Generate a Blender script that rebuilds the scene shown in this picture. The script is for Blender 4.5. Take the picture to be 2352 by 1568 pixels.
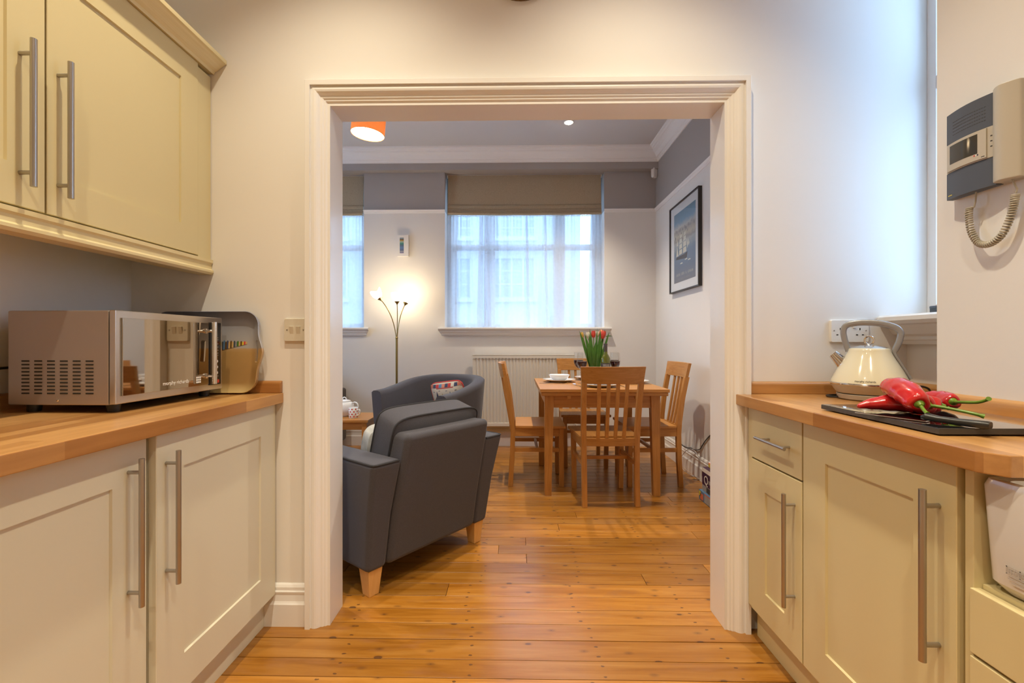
import bpy, bmesh, math, random
from mathutils import Vector, Matrix
for _o in list(bpy.data.objects):
    bpy.data.objects.remove(_o, do_unlink=True)
SC = bpy.context.scene
COL = SC.collection
R = math.radians
random.seed(7)

# ------------------------------------------------------------------ camera, world, exposure
cam = bpy.data.objects.new('camera', bpy.data.cameras.new('camera'))
COL.objects.link(cam)
cam.location = (0, 0, 1.105)
cam.rotation_euler = (R(90), 0, R(1.0))
cam.data.lens = 16.0
cam.data.sensor_width = 36.0
cam.data.shift_x = 12.0 / 2352.0
cam.data.clip_start = 0.03
SC.camera = cam
world = bpy.data.worlds.new('overcast_sky')
SC.world = world
world.use_nodes = True
_bg = world.node_tree.nodes['Background']
_bg.inputs[0].default_value = (0.41, 0.655, 1.0, 1)
_bg.inputs[1].default_value = 6.2
SC.view_settings.view_transform = 'Standard'
SC.view_settings.look = 'None'
SC.view_settings.gamma = 1.0
SC.view_settings.use_curve_mapping = False
SC.view_settings.exposure = 0.22
SC.cycles.use_denoising = True
SC.cycles.use_adaptive_sampling = True
SC.cycles.adaptive_threshold = 0.09
SC.cycles.max_bounces = 7
SC.cycles.diffuse_bounces = 4
SC.cycles.glossy_bounces = 3
SC.cycles.transmission_bounces = 3
SC.cycles.transparent_max_bounces = 10
SC.cycles.caustics_reflective = False
SC.cycles.caustics_refractive = False
SC.cycles.sample_clamp_indirect = 4.0
WARM = (1.0, 0.87, 0.65)
KITCHEN_W, DINING_W, LAMP_E, PENDANT_E = 7.2, 12.5, 22.0, 22.0

# ------------------------------------------------------------------ materials
M = {}
def _new(name):
    m = bpy.data.materials.new(name); m.use_nodes = True
    M[name] = m
    return m, m.node_tree, m.node_tree.nodes['Principled BSDF']
def mat(name, col, rough=0.5, metal=0.0, emit=None, es=0.0, coat=0.0, vary=0.0, vscale=8.0, bump=0.0, bscale=200.0, sheen=0.0, trans=0.0, spec=None):
    m, nt, b = _new(name)
    b.inputs['Base Color'].default_value = (*col, 1)
    b.inputs['Roughness'].default_value = rough
    b.inputs['Metallic'].default_value = metal
    b.inputs['Coat Weight'].default_value = coat
    b.inputs['Sheen Weight'].default_value = sheen
    b.inputs['Transmission Weight'].default_value = trans
    if spec is not None: b.inputs['Specular IOR Level'].default_value = spec
    if emit:
        b.inputs['Emission Color'].default_value = (*emit, 1)
        b.inputs['Emission Strength'].default_value = es
    tc = nt.nodes.new('ShaderNodeTexCoord')
    if vary:
        n = nt.nodes.new('ShaderNodeTexNoise'); n.inputs['Scale'].default_value = vscale; n.inputs['Detail'].default_value = 4
        mx = nt.nodes.new('ShaderNodeMix'); mx.data_type = 'RGBA'
        mx.inputs[6].default_value = (*[c * (1 - vary) for c in col], 1)
        mx.inputs[7].default_value = (*[min(1, c * (1 + vary)) for c in col], 1)
        nt.links.new(tc.outputs['Object'], n.inputs['Vector'])
        nt.links.new(n.outputs['Fac'], mx.inputs[0]); nt.links.new(mx.outputs[2], b.inputs['Base Color'])
    if bump:
        n2 = nt.nodes.new('ShaderNodeTexNoise'); n2.inputs['Scale'].default_value = bscale; n2.inputs['Detail'].default_value = 3
        bp = nt.nodes.new('ShaderNodeBump'); bp.inputs['Strength'].default_value = bump; bp.inputs['Distance'].default_value = 0.002
        nt.links.new(tc.outputs['Object'], n2.inputs['Vector'])
        nt.links.new(n2.outputs['Fac'], bp.inputs['Height']); nt.links.new(bp.outputs[0], b.inputs['Normal'])
    return m
def ramp(nt, stops):
    r = nt.nodes.new('ShaderNodeValToRGB'); e = r.color_ramp.elements
    while len(e) < len(stops): e.new(0.5)
    for q, (p, c) in zip(e, stops): q.position = p; q.color = (*c, 1)
    return r
def wood(name, stops, scale, rough=0.4, coat=0.0, rnd=0.0):
    m, nt, b = _new(name); L = nt.links.new
    tc = nt.nodes.new('ShaderNodeTexCoord'); mp = nt.nodes.new('ShaderNodeMapping'); mp.inputs['Scale'].default_value = scale
    oi = nt.nodes.new('ShaderNodeObjectInfo'); ml = nt.nodes.new('ShaderNodeVectorMath'); ml.operation = 'ADD'
    sc = nt.nodes.new('ShaderNodeMath'); sc.operation = 'MULTIPLY'; sc.inputs[1].default_value = 37.0
    L(oi.outputs['Random'], sc.inputs[0]); L(tc.outputs['Object'], mp.inputs['Vector']); L(mp.outputs[0], ml.inputs[0]); L(sc.outputs[0], ml.inputs[1])
    n = nt.nodes.new('ShaderNodeTexNoise'); n.inputs['Scale'].default_value = 1.0; n.inputs['Detail'].default_value = 6; n.inputs['Roughness'].default_value = 0.6; n.inputs['Distortion'].default_value = 0.6
    L(ml.outputs[0], n.inputs['Vector']); r = ramp(nt, stops); L(n.outputs['Fac'], r.inputs[0])
    hv = nt.nodes.new('ShaderNodeHueSaturation')
    mr = nt.nodes.new('ShaderNodeMapRange'); mr.inputs[3].default_value = 1 - rnd; mr.inputs[4].default_value = 1 + rnd
    L(oi.outputs['Random'], mr.inputs[0]); L(mr.outputs[0], hv.inputs['Value']); L(r.outputs[0], hv.inputs['Color']); L(hv.outputs[0], b.inputs['Base Color'])
    b.inputs['Roughness'].default_value = rough; b.inputs['Coat Weight'].default_value = coat; b.inputs['Coat Roughness'].default_value = 0.15
    return m
def butcher(name, along):
    """laminated beech worktop: long staves side by side with a fine grain"""
    m, nt, b = _new(name); L = nt.links.new
    tc = nt.nodes.new('ShaderNodeTexCoord'); mp = nt.nodes.new('ShaderNodeMapping')
    if along == 'y': mp.inputs['Rotation'].default_value = (0, 0, R(90))
    L(tc.outputs['Object'], mp.inputs['Vector'])
    br = nt.nodes.new('ShaderNodeTexBrick'); br.offset = 0.37; br.inputs['Scale'].default_value = 1.0
    br.inputs['Brick Width'].default_value = 0.62; br.inputs['Row Height'].default_value = 0.042
    br.inputs['Mortar Size'].default_value = 0.0; br.inputs['Bias'].default_value = 0.0
    br.inputs['Color1'].default_value = (0.37, 0.16, 0.042, 1); br.inputs['Color2'].default_value = (0.66, 0.365, 0.13, 1)
    L(mp.outputs[0], br.inputs['Vector'])
    m2 = nt.nodes.new('ShaderNodeMapping'); m2.inputs['Scale'].default_value = (5, 60, 60); L(mp.outputs[0], m2.inputs['Vector'])
    n = nt.nodes.new('ShaderNodeTexNoise'); n.inputs['Scale'].default_value = 1.0; n.inputs['Detail'].default_value = 5; L(m2.outputs[0], n.inputs['Vector'])
    mx = nt.nodes.new('ShaderNodeMix'); mx.data_type = 'RGBA'; mx.blend_type = 'MULTIPLY'; mx.inputs[0].default_value = 0.5
    r = ramp(nt, [(0.3, (0.62, 0.52, 0.42)), (0.7, (1, 1, 1))]); L(n.outputs['Fac'], r.inputs[0])
    L(br.outputs['Color'], mx.inputs[6]); L(r.outputs[0], mx.inputs[7]); L(mx.outputs[2], b.inputs['Base Color'])
    b.inputs['Roughness'].default_value = 0.28; b.inputs['Coat Weight'].default_value = 0.25; b.inputs['Coat Roughness'].default_value = 0.2
    return m
def floor_pine(name):
    m, nt, b = _new(name); L = nt.links.new
    g = nt.nodes.new('ShaderNodeNewGeometry'); oi = nt.nodes.new('ShaderNodeObjectInfo')
    def math_(op, a, bb=None):
        q = nt.nodes.new('ShaderNodeMath'); q.operation = op
        for i, w in enumerate((a, bb)):
            if w is None: continue
            if isinstance(w, (int, float)): q.inputs[i].default_value = w
            else: L(w, q.inputs[i])
        return q.outputs[0]
    off = math_('MULTIPLY', oi.outputs['Random'], 53.0)
    def mapped(scale):
        mp = nt.nodes.new('ShaderNodeMapping'); mp.inputs['Scale'].default_value = scale; L(g.outputs['Position'], mp.inputs['Vector'])
        ad = nt.nodes.new('ShaderNodeVectorMath'); ad.operation = 'ADD'; L(mp.outputs[0], ad.inputs[0]); L(off, ad.inputs[1]); return ad.outputs[0]
    n = nt.nodes.new('ShaderNodeTexNoise'); n.inputs['Scale'].default_value = 1; n.inputs['Detail'].default_value = 7; n.inputs['Roughness'].default_value = 0.62; n.inputs['Distortion'].default_value = 0.9
    L(mapped((1.6, 24, 3)), n.inputs['Vector'])
    r = ramp(nt, [(0.25, (0.27, 0.100, 0.022)), (0.48, (0.44, 0.195, 0.050)), (0.75, (0.57, 0.295, 0.095))]); L(n.outputs['Fac'], r.inputs[0])
    mr = nt.nodes.new('ShaderNodeMapRange'); mr.inputs[3].default_value = 0.64; mr.inputs[4].default_value = 0.97; L(oi.outputs['Random'], mr.inputs[0])
    hv = nt.nodes.new('ShaderNodeHueSaturation'); hv.inputs['Saturation'].default_value = 1.08; L(mr.outputs[0], hv.inputs['Value']); L(r.outputs[0], hv.inputs['Color'])
    # knots
    v = nt.nodes.new('ShaderNodeTexVoronoi'); v.voronoi_dimensions = '2D'; v.inputs['Scale'].default_value = 1.0; v.inputs['Randomness'].default_value = 1.0; L(mapped((5.2, 10.5, 3)), v.inputs['Vector'])
    sel = nt.nodes.new('ShaderNodeSeparateColor'); L(v.outputs['Color'], sel.inputs[0])
    gate = math_('GREATER_THAN', sel.outputs[0], 0.40)
    rad = math_('MULTIPLY', math_('POWER', sel.outputs[1], 2.0), 0.085)
    kn = math_('MULTIPLY', math_('LESS_THAN', v.outputs['Distance'], rad), gate)
    w2 = nt.nodes.new('ShaderNodeMapRange'); w2.interpolation_type = 'SMOOTHSTEP'; L(v.outputs['Distance'], w2.inputs[0]); w2.inputs[1].default_value = 0.02; w2.inputs[2].default_value = 0.13; w2.inputs[3].default_value = 0.45; w2.inputs[4].default_value = 0.0
    halo = math_('MULTIPLY', w2.outputs[0], gate)
    # grey-brown worn patches
    n3 = nt.nodes.new('ShaderNodeTexNoise'); n3.inputs['Scale'].default_value = 1; n3.inputs['Detail'].default_value = 3; n3.inputs['Roughness'].default_value = 0.7; L(mapped((4.5, 13, 3)), n3.inputs['Vector'])
    w3 = nt.nodes.new('ShaderNodeMapRange'); L(n3.outputs['Fac'], w3.inputs[0]); w3.inputs[1].default_value = 0.54; w3.inputs[2].default_value = 0.78; w3.inputs[3].default_value = 0; w3.inputs[4].default_value = 0.75
    # nail heads on the joist lines
    sx = nt.nodes.new('ShaderNodeSeparateXYZ'); L(g.outputs['Position'], sx.inputs[0])
    tcx = nt.nodes.new('ShaderNodeTexCoord'); so = nt.nodes.new('ShaderNodeSeparateXYZ'); L(tcx.outputs['Object'], so.inputs[0])
    wob = math_('MULTIPLY', math_('SUBTRACT', oi.outputs['Random'], 0.5), 0.07)
    dx = math_('ABSOLUTE', math_('SUBTRACT', math_('MODULO', math_('ADD', math_('ADD', sx.outputs[0], 9.4), wob), 0.45), 0.225))
    dy = math_('SUBTRACT', math_('ABSOLUTE', math_('SUBTRACT', so.outputs[1], math_('MULTIPLY', wob, 0.25))), math_('ADD', 0.024, math_('MULTIPLY', oi.outputs['Random'], 0.008)))
    d = math_('SQRT', math_('ADD', math_('POWER', math_('MULTIPLY', dx, 0.55), 2.0), math_('POWER', dy, 2.0)))
    nz = nt.nodes.new('ShaderNodeTexNoise'); nz.inputs['Scale'].default_value = 90; L(g.outputs['Position'], nz.inputs['Vector'])
    nail = math_('LESS_THAN', d, math_('MULTIPLY', nz.outputs['Fac'], 0.0075))
    dark = math_('MINIMUM', math_('ADD', math_('ADD', math_('MULTIPLY', kn, 0.72), halo), math_('MULTIPLY', nail, 0.85)), 0.85)
    def mixc(a, fac, c):
        q = nt.nodes.new('ShaderNodeMix'); q.data_type = 'RGBA'; L(fac, q.inputs[0]); L(a, q.inputs[6]); q.inputs[7].default_value = (*c, 1); return q.outputs[2]
    c = mixc(hv.outputs[0], w3.outputs[0], (0.30, 0.13, 0.045))
    c = mixc(c, dark, (0.085, 0.032, 0.012))
    L(c, b.inputs['Base Color'])
    b.inputs['Roughness'].default_value = 0.33; b.inputs['Coat Weight'].default_value = 0.25; b.inputs['Coat Roughness'].default_value = 0.22
    bp = nt.nodes.new('ShaderNodeBump'); bp.inputs['Strength'].default_value = 0.12; bp.inputs['Distance'].default_value = 0.003; L(n.outputs['Fac'], bp.inputs['Height']); L(bp.outputs[0], b.inputs['Normal'])
    return m
def clear(name, tint=(1, 1, 1), gloss=0.06, rim=0.5):
    """thin clear glass: lets light through, reflects more at grazing angles"""
    m, nt, b = _new(name); L = nt.links.new; nt.nodes.remove(b)
    out = nt.nodes['Material Output']
    t = nt.nodes.new('ShaderNodeBsdfTransparent'); t.inputs[0].default_value = (*tint, 1)
    gl = nt.nodes.new('ShaderNodeBsdfGlossy'); gl.inputs['Roughness'].default_value = 0.02
    fr = nt.nodes.new('ShaderNodeLayerWeight'); fr.inputs[0].default_value = 0.5
    pw = nt.nodes.new('ShaderNodeMath'); pw.operation = 'POWER'; pw.inputs[1].default_value = 4.0; L(fr.outputs['Facing'], pw.inputs[0])
    ml = nt.nodes.new('ShaderNodeMath'); ml.operation = 'MULTIPLY_ADD'; ml.inputs[1].default_value = rim; ml.inputs[2].default_value = gloss
    L(pw.outputs[0], ml.inputs[0]); mx = nt.nodes.new('ShaderNodeMixShader')
    L(ml.outputs[0], mx.inputs[0]); L(t.outputs[0], mx.inputs[1]); L(gl.outputs[0], mx.inputs[2]); L(mx.outputs[0], out.inputs[0])
    return m
def sheer(name):
    m, nt, b = _new(name); L = nt.links.new; nt.nodes.remove(b)
    out = nt.nodes['Material Output']
    t = nt.nodes.new('ShaderNodeBsdfTransparent'); t.inputs[0].default_value = (0.97, 0.985, 1, 1)
    tl = nt.nodes.new('ShaderNodeBsdfTranslucent'); tl.inputs[0].default_value = (0.86, 0.89, 0.93, 1)
    df = nt.nodes.new('ShaderNodeBsdfDiffuse'); df.inputs[0].default_value = (0.84, 0.85, 0.87, 1)
    a = nt.nodes.new('ShaderNodeMixShader'); a.inputs[0].default_value = 0.42; L(tl.outputs[0], a.inputs[1]); L(df.outputs[0], a.inputs[2])
    tc = nt.nodes.new('ShaderNodeTexCoord'); n = nt.nodes.new('ShaderNodeTexNoise'); n.inputs['Scale'].default_value = 30; L(tc.outputs['Object'], n.inputs['Vector'])
    mr = nt.nodes.new('ShaderNodeMapRange'); mr.inputs[3].default_value = 0.67; mr.inputs[4].default_value = 0.78; L(n.outputs['Fac'], mr.inputs[0])
    c = nt.nodes.new('ShaderNodeMixShader'); L(mr.outputs[0], c.inputs[0]); L(t.outputs[0], c.inputs[1]); L(a.outputs[0], c.inputs[2]); L(c.outputs[0], out.inputs[0])
    return m
def cloth_trans(name, col, tr=0.35, vary=0.12):
    m, nt, b = _new(name); L = nt.links.new; nt.nodes.remove(b)
    out = nt.nodes['Material Output']
    tc = nt.nodes.new('ShaderNodeTexCoord'); mp = nt.nodes.new('ShaderNodeMapping'); mp.inputs['Scale'].default_value = (120, 120, 500)
    n = nt.nodes.new('ShaderNodeTexNoise'); n.inputs['Scale'].default_value = 1; n.inputs['Detail'].default_value = 3
    L(tc.outputs['Object'], mp.inputs['Vector']); L(mp.outputs[0], n.inputs['Vector'])
    r = ramp(nt, [(0.3, tuple(c * (1 - vary) for c in col)), (0.7, tuple(min(1, c * (1 + vary)) for c in col))]); L(n.outputs['Fac'], r.inputs[0])
    df = nt.nodes.new('ShaderNodeBsdfDiffuse'); tl = nt.nodes.new('ShaderNodeBsdfTranslucent'); mx = nt.nodes.new('ShaderNodeMixShader'); mx.inputs[0].default_value = tr
    L(r.outputs[0], df.inputs[0]); L(r.outputs[0], tl.inputs[0]); L(df.outputs[0], mx.inputs[1]); L(tl.outputs[0], mx.inputs[2]); L(mx.outputs[0], out.inputs[0])
    return m
def zband(name, stops, z0, z1, rough=0.5, noise=0.0, axis=2):
    """flat print in horizontal bands (object z from z0 to z1)"""
    m, nt, b = _new(name); L = nt.links.new
    tc = nt.nodes.new('ShaderNodeTexCoord'); s = nt.nodes.new('ShaderNodeSeparateXYZ'); L(tc.outputs['Object'], s.inputs[0])
    mr = nt.nodes.new('ShaderNodeMapRange'); mr.inputs[1].default_value = z0; mr.inputs[2].default_value = z1; L(s.outputs[axis], mr.inputs[0])
    n = nt.nodes.new('ShaderNodeTexNoise'); n.inputs['Scale'].default_value = 22; n.inputs['Detail'].default_value = 5; L(tc.outputs['Object'], n.inputs['Vector'])
    ad = nt.nodes.new('ShaderNodeMath'); ad.operation = 'MULTIPLY_ADD'; ad.inputs[1].default_value = noise; L(n.outputs['Fac'], ad.inputs[0])
    sb = nt.nodes.new('ShaderNodeMath'); sb.operation = 'SUBTRACT'; sb.inputs[1].default_value = noise * 0.5; L(mr.outputs[0], sb.inputs[0]); L(sb.outputs[0], ad.inputs[2])
    r = ramp(nt, stops); L(ad.outputs[0], r.inputs[0]); L(r.outputs[0], b.inputs['Base Color']); b.inputs['Roughness'].default_value = rough
    return m

mat('wall_white', (0.80, 0.775, 0.735), 0.7, bump=0.03, bscale=260, vary=0.012, vscale=3)
mat('wall_grey', (0.40, 0.365, 0.34), 0.75, bump=0.03, bscale=260)
mat('ceiling_grey', (0.62, 0.60, 0.59), 0.8)
mat('ceiling_white', (0.80, 0.78, 0.74), 0.8)
mat('gloss_white', (0.82, 0.80, 0.77), 0.3, coat=0.2)
mat('cornice_white', (0.84, 0.82, 0.80), 0.6)
mat('cream', (0.62, 0.525, 0.29), 0.38, vary=0.015, vscale=2)
mat('cream_daylit', (0.64, 0.60, 0.465), 0.38, vary=0.015, vscale=2)  # same cream for the left units, cool daylight mixed into its colour
wood('cream_wood', [(0.3, (0.62, 0.51, 0.26)), (0.7, (0.71, 0.61, 0.37))], (60, 2, 60), 0.4)
mat('steel', (0.45, 0.42, 0.39), 0.32, 1.0)
mat('chrome', (0.72, 0.70, 0.68), 0.1, 1.0)
mat('chrome_soft', (0.62, 0.60, 0.58), 0.25, 1.0)
mat('micro_steel', (0.46, 0.40, 0.36), 0.42, 0.75, vary=0.03, vscale=3)
mat('micro_trim', (0.60, 0.56, 0.52), 0.25, 0.9)
mat('mirror_door', (0.47, 0.42, 0.36), 0.03, 1.0)
mat('black_plastic', (0.015, 0.014, 0.013), 0.35)
mat('black_gloss', (0.012, 0.012, 0.013), 0.12, coat=0.5)
mat('black_board', (0.018, 0.017, 0.018), 0.06, coat=1.0)
mat('board_edge', (0.045, 0.04, 0.035), 0.5, vary=0.3, vscale=60)
mat('ink_white', (0.8, 0.78, 0.75), 0.5)
mat('ink_grey', (0.30, 0.28, 0.27), 0.5)
mat('ink_soft', (0.46, 0.43, 0.41), 0.5)
mat('ink_dark', (0.05, 0.045, 0.04), 0.5)
mat('ink_red', (0.55, 0.05, 0.03), 0.5)
mat('plastic_white', (0.80, 0.79, 0.76), 0.3)
mat('plastic_cream', (0.66, 0.61, 0.50), 0.35)
mat('slot_dark', (0.02, 0.018, 0.015), 0.7)
butcher('worktop_y', 'y'); butcher('worktop_x', 'x')
floor_pine('floor_pine')
mat('floor_gap', (0.05, 0.02, 0.008), 0.9)
wood('oak', [(0.25, (0.38, 0.155, 0.030)), (0.5, (0.49, 0.22, 0.049)), (0.8, (0.58, 0.285, 0.078))], (70, 70, 5), 0.4, rnd=0.08)
wood('oak_x', [(0.25, (0.38, 0.155, 0.030)), (0.5, (0.49, 0.22, 0.049)), (0.8, (0.58, 0.285, 0.078))], (5, 70, 70), 0.35, rnd=0.06)
wood('oak_y', [(0.25, (0.38, 0.155, 0.030)), (0.5, (0.49, 0.22, 0.049)), (0.8, (0.58, 0.285, 0.078))], (70, 5, 70), 0.4, rnd=0.06)
wood('oak_pale', [(0.3, (0.66, 0.36, 0.11)), (0.7, (0.74, 0.44, 0.16))], (50, 50, 5), 0.4)
wood('oak_block', [(0.3, (0.62, 0.38, 0.13)), (0.7, (0.70, 0.45, 0.18))], (20, 20, 20), 0.5)
mat('charcoal', (0.060, 0.058, 0.072), 0.9, bump=0.5, bscale=600, vary=0.32, vscale=260, sheen=0.12)
mat('charcoal_pipe', (0.028, 0.028, 0.034), 0.9)
mat('brown_dark', (0.06, 0.048, 0.042), 0.85, sheen=0.2)
mat('brass', (0.34, 0.25, 0.10), 0.3, 1.0)
mat('shade_glow', (1, 0.95, 0.85), 0.4, emit=(1.0, 0.80, 0.52), es=LAMP_E)
mat('disc_glow', (1, 0.95, 0.85), 0.4, emit=(1.0, 0.74, 0.42), es=PENDANT_E)
mat('spot_glow', (1, 0.95, 0.9), 0.4, emit=(1.0, 0.86, 0.68), es=30.0)
cloth_trans('pendant_orange', (0.72, 0.30, 0.11), 0.05)
cloth_trans('blind_linen', (0.48, 0.385, 0.265), 0.10, 0.16)
sheer('sheer_net')
clear('pane_glass', (0.98, 0.99, 1.0), 0.02, 0.6)
clear('thin_glass', (0.98, 0.985, 0.985), 0.015, 0.6)
mat('wine', (0.035, 0.004, 0.010), 0.08, spec=0.6)
mat('bottle_green', (0.10, 0.115, 0.008), 0.06, coat=0.6)
mat('bottle_foil', (0.07, 0.06, 0.055), 0.3)
mat('label_dark', (0.05, 0.05, 0.052), 0.6)
mat('porcelain', (0.80, 0.81, 0.82), 0.15, coat=0.4)
mat('sink_white', (0.70, 0.67, 0.64), 0.12, coat=0.5)
mat('kettle_cream', (0.76, 0.71, 0.53), 0.12, coat=0.8)
mat('kettle_base', (0.50, 0.44, 0.33), 0.3)
mat('handle_grey', (0.33, 0.33, 0.34), 0.3, 0.35)
mat('pepper_red', (0.46, 0.009, 0.009), 0.2, coat=0.4, vary=0.25, vscale=25, bump=0.15, bscale=45)
mat('stem_green', (0.13, 0.24, 0.015), 0.35, vary=0.25, vscale=40)
mat('leaf_green', (0.055, 0.17, 0.018), 0.4, vary=0.35, vscale=25)
mat('tulip_red', (0.55, 0.055, 0.03), 0.45, vary=0.3, vscale=40)
mat('tulip_orange', (0.72, 0.25, 0.10), 0.45, vary=0.3, vscale=40)
mat('tulip_white', (0.76, 0.72, 0.58), 0.45)
mat('tulip_yellow', (0.62, 0.42, 0.08), 0.45)
mat('radiator_cream', (0.76, 0.71, 0.61), 0.35)
mat('intercom_grey', (0.075, 0.085, 0.105), 0.5)
mat('intercom_beige', (0.50, 0.455, 0.37), 0.4)
mat('screen_dark', (0.05, 0.045, 0.032), 0.08)
mat('frame_black', (0.025, 0.023, 0.022), 0.35)
mat('mount_white', (0.74, 0.75, 0.74), 0.6)
mat('dot_red', (0.60, 0.03, 0.03), 0.25)
mat('facade_white', (0.42, 0.43, 0.44), 0.8)
mat('facade_glass', (0.14, 0.18, 0.22), 0.2)
mat('street_grey', (0.16, 0.17, 0.18), 0.8)
mat('bush_dark', (0.12, 0.15, 0.16), 0.8)
mat('cushion_cream', (0.68, 0.60, 0.48), 0.9, vary=0.05, vscale=40, bump=0.2, bscale=500)
mat('cushion_mottled', (0.46, 0.46, 0.44), 0.9, vary=0.7, vscale=18, bump=0.2, bscale=500)
mat('cushion_red', (0.55, 0.05, 0.045), 0.85)
mat('cushion_navy', (0.05, 0.06, 0.12), 0.85)
mat('cushion_coral', (0.62, 0.22, 0.14), 0.85)
mat('tan', (0.55, 0.36, 0.14), 0.85)
mat('box_purple', (0.055, 0.02, 0.06), 0.4)
mat('box_grey', (0.36, 0.35, 0.33), 0.5, vary=0.3, vscale=50)
mat('box_blue', (0.10, 0.20, 0.34), 0.4, vary=0.5, vscale=30)
mat('box_orange', (0.65, 0.16, 0.08), 0.4)
mat('box_yellow', (0.65, 0.52, 0.05), 0.4)
mat('clock_brown', (0.13, 0.07, 0.02), 0.4)
mat('cable_grey', (0.42, 0.38, 0.30), 0.4)
mat('cable_clear', (0.5, 0.48, 0.47), 0.3)
mat('tray_edge', (0.62, 0.60, 0.60), 0.3)
mat('sail_cream', (0.62, 0.61, 0.52), 0.6); mat('hull_dark', (0.06, 0.07, 0.09), 0.6); mat('cliff_grey', (0.24, 0.24, 0.26), 0.6)
zband('tray_print', [(0.0, (0.50, 0.36, 0.15)), (0.12, (0.36, 0.21, 0.075)), (0.50, (0.47, 0.285, 0.105)), (0.545, (0.52, 0.33, 0.15)), (0.56, (0.44, 0.42, 0.41)), (0.75, (0.37, 0.37, 0.40)), (1.0, (0.20, 0.215, 0.29))], 0.0, 0.31, 0.3, 0.03)
zband('poster_print', [(0.0, (0.15, 0.165, 0.20)), (0.2, (0.10, 0.155, 0.245)), (0.42, (0.13, 0.22, 0.335)), (0.56, (0.38, 0.42, 0.42)), (0.60, (0.30, 0.28, 0.27)), (0.66, (0.50, 0.47, 0.36)), (0.74, (0.36, 0.35, 0.33)), (0.78, (0.52, 0.53, 0.48)), (0.86, (0.19, 0.36, 0.50)), (1.0, (0.14, 0.28, 0.38))], 0.0, 0.62, 0.4, 0.10)
zband('seaside_print', [(0.0, (0.16, 0.12, 0.28)), (0.10, (0.35, 0.36, 0.42)), (0.2, (0.10, 0.13, 0.24)), (0.35, (0.12, 0.22, 0.45)), (0.5, (0.10, 0.15, 0.22)), (0.62, (0.05, 0.25, 0.20)), (0.74, (0.40, 0.50, 0.42)), (0.80, (0.50, 0.28, 0.04)), (0.90, (0.06, 0.07, 0.09)), (0.95, (0.35, 0.45, 0.50)), (1.0, (0.20, 0.24, 0.28))], 0.0, 0.165, 0.4, 0.02)

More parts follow.
